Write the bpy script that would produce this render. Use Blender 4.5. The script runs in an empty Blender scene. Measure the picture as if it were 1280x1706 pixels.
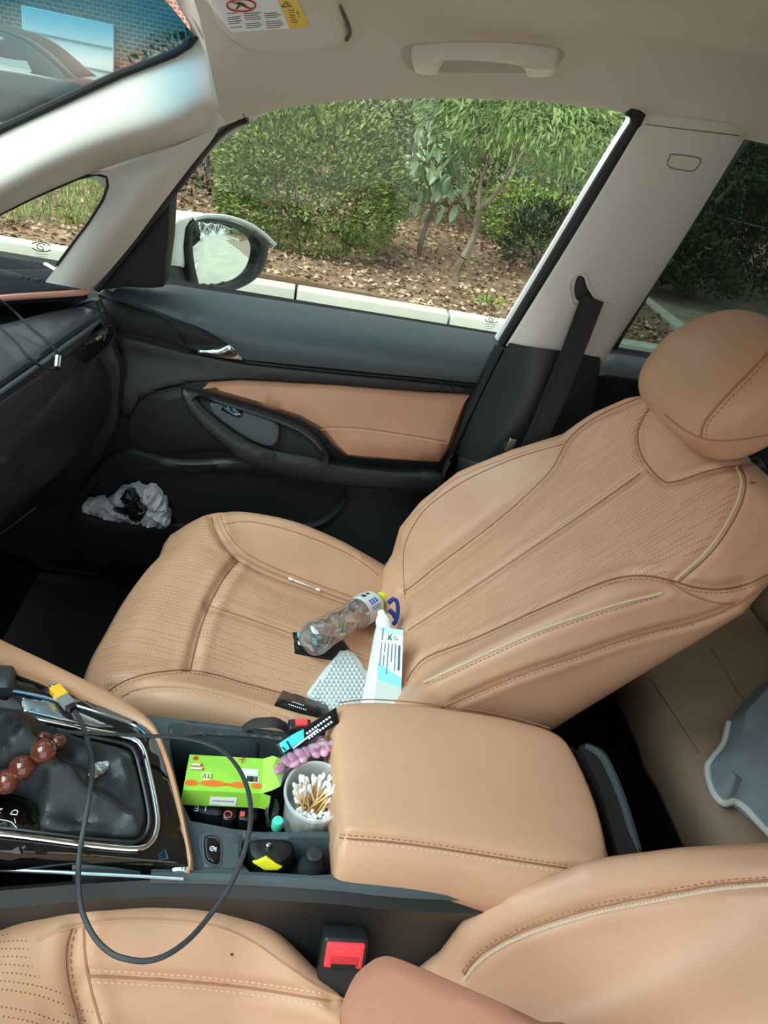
import bpy, bmesh, math, random
import numpy as np
from mathutils import Vector, Matrix
from mathutils.bvhtree import BVHTree
from mathutils.geometry import delaunay_2d_cdt
random.seed(7); rng = np.random.default_rng(7)
scn = bpy.context.scene
COL = scn.collection
V = Vector
# ------------------------------------------------------------------ camera
W, H, FPX = 1280, 1706, 1250.0
CAM = V((0, 0, 1.42))
yaw, pit, rol = (math.radians(a) for a in (10, 30, 12))
Fw = V((math.sin(yaw)*math.cos(pit), math.cos(yaw)*math.cos(pit), -math.sin(pit)))
R0 = V((math.cos(yaw), -math.sin(yaw), 0)); U0 = R0.cross(Fw)
Rt = R0*math.cos(rol) + U0*math.sin(rol)
Up = -R0*math.sin(rol) + U0*math.cos(rol)
cd = bpy.data.cameras.new('camera'); cam = bpy.data.objects.new('camera', cd); COL.objects.link(cam)
cd.sensor_fit = 'VERTICAL'; cd.sensor_height = 36.0; cd.lens = 36.0*FPX/H; cd.clip_start = 0.01; cd.clip_end = 200
cam.matrix_world = Matrix(((Rt.x, Up.x, -Fw.x, CAM.x), (Rt.y, Up.y, -Fw.y, CAM.y), (Rt.z, Up.z, -Fw.z, CAM.z), (0, 0, 0, 1)))
scn.camera = cam
# ------------------------------------------------------------------ world, exposure
scn.view_settings.view_transform = 'Standard'; scn.view_settings.look = 'None'
scn.view_settings.gamma = 1.0; scn.view_settings.use_curve_mapping = False
scn.view_settings.exposure = 0.98
wd = bpy.data.worlds.new('overcast_sky'); scn.world = wd; wd.use_nodes = True
nt = wd.node_tree; bg = nt.nodes['Background']
tc = nt.nodes.new('ShaderNodeTexCoord'); sx = nt.nodes.new('ShaderNodeSeparateXYZ'); cr = nt.nodes.new('ShaderNodeValToRGB')
nt.links.new(tc.outputs['Generated'], sx.inputs[0]); nt.links.new(sx.outputs['Z'], cr.inputs[0]); nt.links.new(cr.outputs[0], bg.inputs[0])
cr.color_ramp.elements[0].position = 0.0; cr.color_ramp.elements[0].color = (0.80, 0.87, 0.92, 1)
cr.color_ramp.elements[1].position = 1.0; cr.color_ramp.elements[1].color = (0.92, 0.98, 1.0, 1)
bg.inputs[1].default_value = 1.05
sl = bpy.data.lights.new('sun', 'SUN'); sl.energy = 4.4; sl.angle = math.radians(50); sl.color = (1, .97, .92)
so = bpy.data.objects.new('sun', sl); COL.objects.link(so)
so.rotation_euler = V((0.56, 0.27, -0.78)).to_track_quat('-Z', 'Y').to_euler()

# ------------------------------------------------------------------ pixel helpers
def ray(x, y):
    return (Fw*FPX + Rt*(x-W/2) - Up*(y-H/2)).normalized()
def onX(x, y, X):
    d = ray(x, y); return CAM + d*((X-CAM.x)/d.x)
def onY(x, y, Y):
    d = ray(x, y); return CAM + d*((Y-CAM.y)/d.y)
def onZ(x, y, Z):
    d = ray(x, y); return CAM + d*((Z-CAM.z)/d.z)
def onP(x, y, p, n):
    d = ray(x, y); return CAM + d*((V(p)-CAM).dot(n)/d.dot(n))
def SY(Y): return lambda x, y: (onY(x, y, Y), V((0, -1, 0)))
def SZ(Z): return lambda x, y: (onZ(x, y, Z), V((0, 0, 1)))
def SP(a, b, c):
    n = (V(b)-V(a)).cross(V(c)-V(a)).normalized()
    if n.dot(CAM-V(a)) < 0: n = -n
    return lambda x, y: (onP(x, y, a, n), n)
def SB(bvh, fb=None, off=0.0, far=1.2):
    def s(x, y):
        d = ray(x, y); h = bvh.ray_cast(CAM, d)
        if h[0] is None:
            if fb: return fb(x, y)
            h = bvh.find_nearest(CAM + d*far)
        n = h[1]
        if n.dot(d) > 0: n = -n
        return (h[0] + n*off, n)
    return s
def cat(pts, n, closed=False):
    """resample a list of tuples by centripetal-ish Catmull-Rom, evenly by chord length"""
    P = [np.array(p, float) for p in pts]
    if closed: P = [P[-1]] + P + [P[0], P[1]]
    else: P = [2*P[0]-P[1]] + P + [2*P[-1]-P[-2]]
    out = []
    for i in range(1, len(P)-2):
        a, b, c, d = P[i-1:i+3]
        for t in np.linspace(0, 1, 12, endpoint=False):
            out.append(.5*((2*b)+(c-a)*t+(2*a-5*b+4*c-d)*t*t+(3*b-a-3*c+d)*t**3))
    out.append(P[-2]); out = np.array(out)
    L = np.r_[0, np.cumsum(np.linalg.norm(np.diff(out, axis=0), axis=1))]
    s = np.linspace(0, L[-1], n+1 if closed else n)
    if closed: s = s[:-1]
    return np.array([np.interp(s, L, out[:, k]) for k in range(out.shape[1])]).T

# ------------------------------------------------------------------ materials
def lin(c):
    return tuple((v/255/12.92 if v/255 <= .04045 else ((v/255+.055)/1.055)**2.4) for v in c)
MATS = {}
def mat(name, rgb, rough=.5, metal=0.0, bump=0, bscale=200, var=0, vscale=6, coat=0, spec=.5, sss=0, trans=0, ior=1.45, alpha=1, rgb2=None):
    if name in MATS: return MATS[name]
    m = bpy.data.materials.new(name); m.use_nodes = True; MATS[name] = m
    t = m.node_tree; b = t.nodes['Principled BSDF']; c = lin(rgb)
    b.inputs['Base Color'].default_value = (*c, 1); b.inputs['Roughness'].default_value = rough; b.inputs['Metallic'].default_value = metal
    b.inputs['Coat Weight'].default_value = coat; b.inputs['Coat Roughness'].default_value = .05
    b.inputs['Specular IOR Level'].default_value = spec; b.inputs['Transmission Weight'].default_value = trans; b.inputs['IOR'].default_value = ior
    b.inputs['Alpha'].default_value = alpha
    co = t.nodes.new('ShaderNodeTexCoord')
    geo = t.nodes.new('ShaderNodeNewGeometry')
    if var or rgb2:
        nz = t.nodes.new('ShaderNodeTexNoise'); nz.inputs['Scale'].default_value = vscale; nz.inputs['Detail'].default_value = 5
        t.links.new(geo.outputs['Position'], nz.inputs['Vector'])
        rp = t.nodes.new('ShaderNodeValToRGB'); rp.color_ramp.elements[0].position = .3; rp.color_ramp.elements[1].position = .7
        c2 = lin(rgb2) if rgb2 else tuple(min(1, x*(1+var)) for x in c); c1 = c if rgb2 else tuple(x*(1-var) for x in c)
        rp.color_ramp.elements[0].color = (*c1, 1); rp.color_ramp.elements[1].color = (*c2, 1)
        t.links.new(nz.outputs['Fac'], rp.inputs[0]); t.links.new(rp.outputs[0], b.inputs['Base Color'])
    if bump:
        n2 = t.nodes.new('ShaderNodeTexNoise'); n2.inputs['Scale'].default_value = bscale; n2.inputs['Detail'].default_value = 3
        t.links.new(geo.outputs['Position'], n2.inputs['Vector'])
        bp = t.nodes.new('ShaderNodeBump'); bp.inputs['Strength'].default_value = bump; bp.inputs['Distance'].default_value = .002
        t.links.new(n2.outputs['Fac'], bp.inputs['Height']); t.links.new(bp.outputs[0], b.inputs['Normal'])
    return m
def leather(name, rgb, rough=.42, perf=False, bump=.16, holes=(.0078, .0046)):
    m = mat(name, rgb, rough, bump=bump, bscale=420, var=.05, vscale=9, spec=.42)
    if perf:
        t = m.node_tree; b = t.nodes['Principled BSDF']
        uv = t.nodes.new('ShaderNodeUVMap'); uv.uv_map = 'uv'
        s = t.nodes.new('ShaderNodeSeparateXYZ'); t.links.new(uv.outputs[0], s.inputs[0])
        def M(op, a, bb=None, c=None):
            n = t.nodes.new('ShaderNodeMath'); n.operation = op
            for i, x in enumerate((a, bb, c)):
                if x is None: continue
                if isinstance(x, (int, float)): n.inputs[i].default_value = x
                else: t.links.new(x, n.inputs[i])
            return n.outputs[0]
        def cell(o, sp):
            return M('MULTIPLY', M('SUBTRACT', M('FRACT', M('DIVIDE', o, sp)), .5), sp)
        a = cell(s.outputs['X'], holes[0]); c = cell(s.outputs['Y'], holes[1])
        d = M('SQRT', M('ADD', M('MULTIPLY', a, a), M('MULTIPLY', c, c)))
        # rows come in a loose rhythm: a slow wave along the row leaves gaps
        wv = t.nodes.new('ShaderNodeTexNoise'); wv.inputs['Scale'].default_value = 1.0; wv.inputs['Detail'].default_value = 0
        cb = t.nodes.new('ShaderNodeCombineXYZ')
        t.links.new(M('MULTIPLY', M('FLOOR', M('DIVIDE', s.outputs['X'], holes[0])), 7.3), cb.inputs[0])
        t.links.new(M('MULTIPLY', s.outputs['Y'], 14.0), cb.inputs[1]); t.links.new(cb.outputs[0], wv.inputs['Vector'])
        gate = M('GREATER_THAN', wv.outputs['Fac'], .44)
        at = t.nodes.new('ShaderNodeAttribute'); at.attribute_name = 'perf'
        dot = M('MULTIPLY', M('MULTIPLY', M('LESS_THAN', d, .00085), at.outputs['Fac']), gate)
        mx = t.nodes.new('ShaderNodeMix'); mx.data_type = 'RGBA'
        t.links.new(dot, mx.inputs['Factor'])
        src = b.inputs['Base Color'].links[0].from_socket
        t.links.new(src, mx.inputs['A']); mx.inputs['B'].default_value = (*lin((112, 78, 58)), 1)
        t.links.new(mx.outputs['Result'], b.inputs['Base Color'])
    return m
def pane(name, tint, refl=.06, band=None, cap=.10, painted_sheen=0):
    """thin glazing: tinted transparency plus a clear reflection"""
    m = bpy.data.materials.new(name); m.use_nodes = True; MATS[name] = m; t = m.node_tree; t.nodes.clear()
    o = t.nodes.new('ShaderNodeOutputMaterial'); tr = t.nodes.new('ShaderNodeBsdfTransparent'); gl = t.nodes.new('ShaderNodeBsdfGlossy')
    gl.inputs['Roughness'].default_value = .02; mx = t.nodes.new('ShaderNodeMixShader')
    lw = t.nodes.new('ShaderNodeFresnel'); lw.inputs['IOR'].default_value = 1.45
    ml = t.nodes.new('ShaderNodeMath'); ml.operation = 'MULTIPLY'; ml.inputs[1].default_value = refl/.035
    t.links.new(lw.outputs[0], ml.inputs[0]); ml.use_clamp = True
    mi = t.nodes.new('ShaderNodeMath'); mi.operation = 'MINIMUM'; mi.inputs[1].default_value = cap; t.links.new(ml.outputs[0], mi.inputs[0])
    t.links.new(mi.outputs[0], mx.inputs[0]); t.links.new(tr.outputs[0], mx.inputs[1]); t.links.new(gl.outputs[0], mx.inputs[2]); t.links.new(mx.outputs[0], o.inputs[0])
    tr.inputs[0].default_value = (*tint, 1)
    if painted_sheen:  # white diffuse mixed in: a sheen painted into the plastic
        df = t.nodes.new('ShaderNodeBsdfDiffuse'); df.inputs[0].default_value = (.9, .93, .95, 1); m2 = t.nodes.new('ShaderNodeMixShader'); m2.inputs[0].default_value = painted_sheen
        t.links.new(tr.outputs[0], m2.inputs[1]); t.links.new(df.outputs[0], m2.inputs[2]); t.links.new(m2.outputs[0], mx.inputs[1])
    if band:   # shade band: tint follows the height of the glass itself
        g = t.nodes.new('ShaderNodeNewGeometry'); s = t.nodes.new('ShaderNodeSeparateXYZ'); t.links.new(g.outputs['Position'], s.inputs[0])
        mr = t.nodes.new('ShaderNodeMapRange'); mr.inputs[1].default_value = band[0]; mr.inputs[2].default_value = band[1]; t.links.new(s.outputs['Z'], mr.inputs[0])
        mc = t.nodes.new('ShaderNodeMix'); mc.data_type = 'RGBA'; t.links.new(mr.outputs[0], mc.inputs['Factor'])
        mc.inputs['A'].default_value = (*tint, 1); mc.inputs['B'].default_value = (*band[2], 1); t.links.new(mc.outputs['Result'], tr.inputs[0])
    return m
TAN = (197, 151, 120)
mat_tan = leather('tan_leather', TAN); mat_tanp = leather('tan_leather_perforated', TAN, perf=True)
mat_tand = leather('tan_seam_thread', (166, 116, 82), .6); mat_thread = mat('stitch_thread', (222, 182, 148), .6)
mat_cord = mat('pale_cord', (214, 190, 162), .6, bump=.5, bscale=900)
mat_seam = mat('seam_thread_brown', (138, 96, 72), .7)
mat_door_tan = leather('door_leather', (182, 130, 102), .40)
mat_black = mat('black_plastic', (34, 36, 37), .42, bump=.12, bscale=500)
mat_blackm = mat('matte_black', (20, 21, 22), .7, bump=.1, bscale=600)
mat_grey = mat('charcoal_plastic', (52, 56, 58), .42, bump=.12, bscale=500)
mat_sheen = mat('slate_plastic', (66, 76, 80), .38, bump=.08, bscale=600)
mat_gloss = mat('piano_black', (8, 9, 10), .06, coat=1)
mat_chrome = mat('chrome', (225, 228, 230), .08, metal=1)
mat_satin = mat('satin_silver', (180, 186, 188), .25, metal=1)
mat_lining = mat('headliner_fabric', (196, 186, 174), .9, bump=.2, bscale=700, spec=.15)
mat_pillar = mat('pillar_trim', (198, 191, 182), .62, bump=.08, bscale=700, spec=.3)
mat_carpet = mat('black_carpet', (13, 14, 15), .95, bump=.5, bscale=300, spec=.1)
mat_rubber = mat('rubber_seal', (14, 15, 15), .55)
mat_white = mat('white_paint', (226, 232, 232), .15, coat=.6)
mat_webb = mat('belt_webbing', (44, 40, 40), .75, bump=.5, bscale=900)

# ------------------------------------------------------------------ mesh helpers
WLOC = {}
def tag(o, label=None, cat_=None, group=None, kind=None):
    if label: o['label'] = label
    if cat_: o['category'] = cat_
    if group: o['group'] = group
    if kind: o['kind'] = kind
    return o
def empty(name, loc, label=None, cat_=None, group=None, kind=None):
    o = bpy.data.objects.new(name, None); COL.objects.link(o); o.location = loc; o.empty_display_size = .05
    WLOC[o.name] = V(loc); return tag(o, label, cat_, group, kind)
def mk(name, vs, fs, m, parent=None, smooth=True, sharp=40, uv=None, attr=None, mats=None, midx=None):
    vs = [V(v) for v in vs]
    me = bpy.data.meshes.new(name)
    lo = V((min(v.x for v in vs), min(v.y for v in vs), min(v.z for v in vs))); hi = V((max(v.x for v in vs), max(v.y for v in vs), max(v.z for v in vs)))
    base = V(((lo.x+hi.x)/2, (lo.y+hi.y)/2, lo.z))
    me.from_pydata([v-base for v in vs], [], [tuple(f) for f in fs]); 
    for mm in (mats or [m]): me.materials.append(mm)
    if midx: me.polygons.foreach_set('material_index', midx)
    if smooth:
        me.polygons.foreach_set('use_smooth', [True]*len(me.polygons))
        if sharp: me.set_sharp_from_angle(angle=math.radians(sharp))
    if uv is not None:
        l = me.uv_layers.new(name='uv'); vi = np.empty(len(me.loops), int); me.loops.foreach_get('vertex_index', vi)
        l.data.foreach_set('uv', np.array(uv, np.float32)[vi].ravel())
    if attr is not None:
        a = me.attributes.new('perf', 'FLOAT', 'POINT'); a.data.foreach_set('value', np.array(attr, np.float32))
    me.update()
    o = bpy.data.objects.new(name, me); COL.objects.link(o)
    if parent is not None:
        o.parent = parent; o.location = base - WLOC[parent.name]
    else: o.location = base
    WLOC[o.name] = base
    return o
def orient_faces(vs, fs, toward=None):
    bm = bmesh.new()
    for v in vs: bm.verts.new(v)
    bm.verts.ensure_lookup_table()
    for f in fs:
        try: bm.faces.new([bm.verts[i] for i in f])
        except ValueError: pass
    bmesh.ops.recalc_face_normals(bm, faces=bm.faces)
    out = [[v.index for v in f.verts] for f in bm.faces]; bm.free(); return out
def gridf(nr, nc, cu=False, cv=False):
    f = []
    for i in range(nr if cu else nr-1):
        for j in range(nc if cv else nc-1):
            f.append((i*nc+j, i*nc+(j+1) % nc, ((i+1) % nr)*nc+(j+1) % nc, ((i+1) % nr)*nc+j))
    return f
def sheet(rows, thick, away=None):
    """grid of points -> closed slab, thickened away from the camera side"""
    nr, nc = len(rows), len(rows[0]); vs = [V(p) for r in rows for p in r]; g = gridf(nr, nc)
    N = [V((0, 0, 0)) for _ in vs]
    for f in g:
        n = (vs[f[2]]-vs[f[0]]).cross(vs[f[3]]-vs[f[1]])
        for i in f: N[i] += n
    c = sum(vs, V())/len(vs); tot = sum(N, V())
    s = 1 if tot.dot((away or (c-CAM))) > 0 else -1
    vb = [v + n.normalized()*s*thick for v, n in zip(vs, N)]
    k = len(vs); fs = list(g) + [tuple(k+i for i in reversed(f)) for f in g]
    edge = [j for j in range(nc)] + [i*nc+nc-1 for i in range(1, nr)] + [(nr-1)*nc+j for j in range(nc-2, -1, -1)] + [i*nc for i in range(nr-2, 0, -1)]
    for a, b in zip(edge, edge[1:]+edge[:1]): fs.append((a, b, k+b, k+a))
    allv = vs+vb
    return allv, orient_faces(allv, fs)
def bvh_of(vs, fs): return BVHTree.FromPolygons([V(v) for v in vs], [tuple(f) for f in fs])
def loft_rows(curves, nu, nv):
    """curves: lists of 3D points; returns nv rows of nu points"""
    C = [cat(c, nu) for c in curves]
    if nv is None: return [[V(p) for p in c] for c in C]
    cols = [cat([c[j] for c in C], nv) for j in range(nu)]
    return [[V(cols[j][i]) for j in range(nu)] for i in range(nv)]
def pix(c): return [onY(*p) for p in c]
def loft(name, curves, m, parent=None, nu=40, nv=24, thick=.004, **k):
    rows = loft_rows(curves, nu, nv); vs, fs = sheet(rows, thick)
    o = mk(name, vs, fs, m, parent, **k); return o, bvh_of(vs, fs)
def tube(name, pts, r, m, parent=None, seg=8, closed=False, flat=None, rr=None, build=True):
    P = [V(p) for p in pts]; n = len(P); vs = []; fs = []
    ref = V((0, 0, 1)); prev = None
    for i, p in enumerate(P):
        t = (P[(i+1) % n]-P[i-1]) if closed else (P[min(i+1, n-1)]-P[max(i-1, 0)])
        t = t.normalized() if t.length > 1e-9 else V((1, 0, 0))
        if prev is None:
            a = t.cross(ref)
            if a.length < 1e-3: a = t.cross(V((0, 1, 0)))
        else: a = prev - t*prev.dot(t)
        a.normalize(); prev = a; b = t.cross(a)
        ra = rr[i] if rr else r
        for k in range(seg):
            an = 2*math.pi*k/seg; vs.append(p + a*math.cos(an)*ra + b*math.sin(an)*(ra if not flat else flat))
    fs = gridf(n, seg, closed, True)
    if not closed:
        fs.append(tuple(range(seg))[::-1]); fs.append(tuple((n-1)*seg+k for k in range(seg)))
    if not build: return vs, fs
    return mk(name, vs, fs, m, parent)
def joined(parts):
    vs = []; fs = []
    for a, b in parts:
        k = len(vs); vs += list(a); fs += [tuple(i+k for i in f) for f in b]
    return vs, fs
def onpath(surf, pts, n, off=0, closed=False):
    q = cat(pts, n, closed); out = []
    for x, y in q:
        p, nn = surf(x, y); out.append((p+nn*off, nn))
    return out
def seam(name, surf, pts, m, parent, r=.0012, n=60, off=0.0, closed=False):
    return tube(name, [p for p, _ in onpath(surf, pts, n, off, closed)], r, m, parent, seg=6, closed=closed)
def stitch(name, surf, pts, m, parent, ln=.0045, gap=.0030, r=.0008, off=.0004, slant=0.0):
    q = onpath(surf, pts, 160, off); P = np.array([p[:] for p, _ in q]); L = np.r_[0, np.cumsum(np.linalg.norm(np.diff(P, axis=0), axis=1))]
    parts = []; s = 0
    while s+ln < L[-1]:
        ii = [np.array([np.interp(s+ln*t, L, P[:, k]) for k in range(3)]) for t in (0, .5, 1)]
        nn = q[int(np.searchsorted(L, s))][1]; t = V(ii[2]-ii[0]); side = t.cross(nn).normalized()*slant
        a = V(ii[0])-nn*r*.8-side; b = V(ii[1])+nn*r*.5; c = V(ii[2])-nn*r*.8+side
        parts.append(tube('', [a, b, c], r, None, seg=5, build=False)); s += ln+gap
    vs, fs = joined(parts); return mk(name, vs, fs, m, parent)
def inpoly(x, y, P):
    c = False; j = len(P)-1
    for i in range(len(P)):
        if (P[i][1] > y) != (P[j][1] > y) and x < (P[j][0]-P[i][0])*(y-P[i][1])/(P[j][1]-P[i][1])+P[i][0]: c = not c
        j = i
    return c
def segd(x, y, P):
    A = np.array(P, float); B = np.roll(A, -1, 0); d = B-A; t = ((x-A[:, 0])*d[:, 0]+(y-A[:, 1])*d[:, 1])/np.maximum((d**2).sum(1), 1e-9)
    t = np.clip(t, 0, 1); q = A+d*t[:, None]; return math.sqrt(((q-[x, y])**2).sum(1).min())
def plate(name, outline, surf, m, parent=None, h=.003, edge=8, skirt=.01, holes=(), step=14, spline=True, n=None, sdir=None, hole_skirt=None, lift=None, **k):
    """a panel whose outline is read off the photo and laid on a surface of the scene, with a rounded rim and real thickness"""
    def rs(o):
        if not spline: 
            out = []
            for a, b in zip(o, o[1:]+o[:1]):
                d = math.dist(a, b); kk = max(1, int(d/step))
                out += [(a[0]+(b[0]-a[0])*t/kk, a[1]+(b[1]-a[1])*t/kk) for t in range(kk)]
            return out
        A = np.array(o, float); per = np.linalg.norm(A-np.roll(A, 1, 0), axis=1).sum()
        return [tuple(p) for p in cat(o, n or max(16, int(per/step*1.6)), True)]
    O = rs(outline); HS = [rs(h_) for h_ in holes]; loops = [O]+HS
    pts = []; edges = []
    for lp in loops:
        b = len(pts); pts += lp; edges += [(b+i, b+(i+1) % len(lp)) for i in range(len(lp))]
    nb = len(pts); xs = [p[0] for p in O]; ys = [p[1] for p in O]
    ring = []
    if h:
        for lp in loops:     # an inner ring keeps the rounded rim crisp
            for i, p in enumerate(lp):
                a = lp[i-1]; c = lp[(i+1) % len(lp)]; tx, ty = c[0]-a[0], c[1]-a[1]; l = math.hypot(tx, ty) or 1
                for e in (edge*.35, edge):
                    for s in (1, -1):
                        q = (p[0]-ty/l*e*s, p[1]+tx/l*e*s)
                        if inpoly(*q, O) and not any(inpoly(*q, hh) for hh in HS) and min(segd(*q, lp2) for lp2 in loops) > e*.8: ring.append(q)
    x = min(xs)+step/2; r = 0
    inner = []
    while x < max(xs):
        y = min(ys)+(step/2 if r % 2 else 0)
        while y < max(ys):
            if inpoly(x, y, O) and not any(inpoly(x, y, hh) for hh in HS):
                d = min(segd(x, y, lp) for lp in loops)
                if d > max(step*.45, edge*1.25 if h else 0): inner.append((x, y))
            y += step
        x += step*.87; r += 1
    P2, E2, F2, ov, oe, of = delaunay_2d_cdt([V(p) for p in pts+ring+inner], edges, [], 0, 1e-5)
    tris = []
    for f in F2:
        cx = sum(P2[i][0] for i in f)/3; cy = sum(P2[i][1] for i in f)/3
        if inpoly(cx, cy, O) and not any(inpoly(cx, cy, hh) for hh in HS): tris.append(tuple(f))
    vs = []; nr = []
    for p in P2:
        q, nn = surf(p[0], p[1]); d = min(segd(p[0], p[1], lp) for lp in loops)
        t = min(1, d/edge) if edge else 1; hh = h*math.sqrt(max(0, 1-(1-t)**2)) if h else 0
        if lift: hh += lift(p[0], p[1])
        vs.append(q+nn*hh); nr.append(nn)
    # boundary edges -> skirt
    cnt = {}
    for f in tris:
        for a, b in ((f[0], f[1]), (f[1], f[2]), (f[2], f[0])): cnt.setdefault((min(a, b), max(a, b)), []).append((a, b))
    fs = list(tris); low = {}
    def lo_(i):
        if i not in low:
            dd = sdir if sdir is not None else -nr[i]
            low[i] = len(vs); vs.append(vs[i]+V(dd)*skirt)
        return low[i]
    if skirt:
        for e, l in cnt.items():
            if len(l) == 1:
                a, b = l[0]; fs.append((b, a, lo_(a), lo_(b)))
    used = sorted({i for f in fs for i in f}); mp = {u: i for i, u in enumerate(used)}
    vs = [vs[u] for u in used]; fs = [tuple(mp[i] for i in f) for f in fs]
    # make faces look at the camera side
    s = 0
    for f in fs[:len(tris)]:
        s += (vs[f[1]]-vs[f[0]]).cross(vs[f[2]]-vs[f[0]]).dot(CAM-vs[f[0]])
    if s < 0: fs = [tuple(reversed(f)) for f in fs]
    o = mk(name, vs, fs, m, parent, **k); o['_n'] = 0; del o['_n']
    return o, bvh_of(vs, fs)
def dent(vs, fs, lines):
    """sink the upholstery along its seams: lines = (points, depth, width)"""
    from mathutils.kdtree import KDTree
    N = [V((0, 0, 0)) for _ in vs]
    for f in fs:
        if len(f) > 4: continue
        n = (vs[f[2]]-vs[f[0]]).cross(vs[f[-1]]-vs[f[1]])
        for i in f: N[i] += n
    out = [v.copy() for v in vs]
    for pts, dep, wid in lines:
        kd = KDTree(len(pts))
        for i, p in enumerate(pts): kd.insert(p, i)
        kd.balance()
        for i, v in enumerate(vs):
            d = kd.find(v)[2]
            if d < wid*3.2 and N[i].length > 0: out[i] -= N[i].normalized()*(dep*(math.exp(-(d/wid)**2)-.38*math.exp(-((d-wid*1.7)/wid)**2)))
    return out
def ptsof(S, px, n=240): return [p for p, _ in onpath(S, px, n)]
def basis(o, ex, ey):
    ex = V(ex).normalized(); ez = ex.cross(V(ey)).normalized(); ey = ez.cross(ex)
    return Matrix(((ex.x, ey.x, ez.x, o[0]), (ex.y, ey.y, ez.y, o[1]), (ex.z, ey.z, ez.z, o[2]), (0, 0, 0, 1)))
def rbox(sx_, sy_, sz_, bev=.004, seg=3, taper=1.0):
    bm = bmesh.new(); bmesh.ops.create_cube(bm, size=1)
    for v in bm.verts:
        t = taper if v.co.z > 0 else 1
        v.co = V((v.co.x*sx_*t, v.co.y*sy_*t, (v.co.z+.5)*sz_))
    if bev: bmesh.ops.bevel(bm, geom=bm.edges, offset=bev, segments=seg, affect='EDGES', profile=.6)
    bm.verts.index_update(); vs = [v.co.copy() for v in bm.verts]; fs = [[v.index for v in f.verts] for f in bm.faces]; bm.free(); return vs, fs
def lathe(prof, seg=24, cap=True):
    vs = []; n = len(prof)
    for r, z in prof:
        for k in range(seg):
            a = 2*math.pi*k/seg; vs.append(V((r*math.cos(a), r*math.sin(a), z)))
    fs = gridf(n, seg, False, True)
    if cap: fs.append(tuple(range(seg))[::-1]); fs.append(tuple((n-1)*seg+k for k in range(seg)))
    return vs, fs
def tf(g, M): return [M @ V(v) for v in g[0]], g[1]
def put(name, g, M, m, parent=None, **k):
    vs, fs = tf(g, M); return mk(name, vs, fs, m, parent, **k)
def text(name, s, size, M, m, parent, ext=.0002, align='CENTER'):
    c = bpy.data.curves.new('t', 'FONT'); c.body = s; c.size = size; c.extrude = ext; c.align_x = align; c.align_y = 'CENTER'; c.resolution_u = 3
    o = bpy.data.objects.new('t', c); COL.objects.link(o); dg = bpy.context.evaluated_depsgraph_get(); me = bpy.data.meshes.new_from_object(o.evaluated_get(dg))
    vs = [M @ v.co for v in me.vertices]; fs = [tuple(p.vertices) for p in me.polygons]
    bpy.data.objects.remove(o); bpy.data.curves.remove(c); bpy.data.meshes.remove(me)
    if not vs: return None
    return mk(name, vs, fs, m, parent, smooth=False)

# ================================================================== THE CAR BODY
# ---- roof lining: from the side window's top edge over the rail to the flat of the roof
wt = [(410, 195, 1.43), (470, 180, 1.44), (560, 168, 1.445), (660, 163, 1.445), (780, 163, 1.445), (900, 168, 1.445), (1000, 180, 1.44), (1060, 190, 1.435), (1235, 228, 1.43)]
edge = pix(wt); edge = [edge[0]+V((-.03, -.03, -.012))] + edge + [edge[-1]+V((.35, 0, -.005)), edge[-1]+V((.8, -.01, -.03))]
def rail(dy, dz): return [p+V((0, dy, dz)) for p in edge]
def flat(y, z): return [V((p.x*(1.0)-.0, y, z - max(0, (-.02-p.x))*.22)) for p in edge]
roof_c = [rail(.015, -.002), rail(0, .0), rail(-.05, .045), [V((p.x, 1.30, .45*(p.z+.105)+.55*1.497)) for p in edge], [V((p.x, 1.16, 1.513+.02*max(0, min(1, (p.x+.1)/.8)))) for p in edge], flat(1.08, 1.545), flat(.7, 1.555), flat(.2, 1.55), flat(-.35, 1.50)]
for i_, dx_ in ((2, .012), (3, .04), (4, .06), (5, .045), (6, .02), (7, .0), (8, .0)): roof_c[i_][0] = roof_c[i_][0] + V((-dx_, 0, -dx_*.22))
ceiling, B_roof = loft('ceiling', roof_c, mat_lining, nu=70, nv=70, thick=.012)
tag(ceiling, 'beige fabric headliner curving down to the passenger window', 'headliner', kind='structure')
S_roof = SB(B_roof, SY(1.3))
# ---- windscreen pillar (front roof pillar trim), in one moulding around the small quarter window
ws = [(-60, 250, 1.22), (0, 216, 1.235), (100, 170, 1.26), (200, 124, 1.29), (290, 90, 1.31), (318, 72, 1.315), (327, 58, 1.30), (318, 40, 1.27), (300, 15, 1.22), (290, -10, 1.18)]
ws = [(x, y, Y+.085) for x, y, Y in ws]
mid = [(-60, 345, 1.25), (0, 318, 1.26), (100, 268, 1.29), (200, 229, 1.32), (300, 196, 1.345), (352, 165, 1.385), (366, 128, 1.43), (360, 88, 1.43), (352, 50, 1.41), (345, 10, 1.38)]
low = [(-60, 390, 1.36), (0, 357, 1.37), (60, 327, 1.385), (130, 297, 1.40), (210, 268, 1.415), (300, 240, 1.425), (365, 213, 1.43), (405, 190, 1.425), (388, 150, 1.44), (374, 110, 1.45)]
trim_1, B_ap = loft('trim_1', [pix(ws), pix(mid), pix(low)], mat_pillar, nu=60, nv=30, thick=.008)
tag(trim_1, 'pale beige windscreen pillar trim around the small quarter window', 'pillar trim', kind='structure')
qa = [(150, 291, 1.40), (172, 291, 1.404), (181, 303, 1.405), (174, 330, 1.405), (150, 368, 1.405), (122, 405, 1.405), (96, 442, 1.405), (75, 470, 1.40)]
qm = [(230, 268, 1.405), (240, 280, 1.40), (243, 295, 1.395), (225, 330, 1.395), (195, 370, 1.395), (168, 405, 1.395), (140, 445, 1.395), (118, 478, 1.395)]
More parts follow.
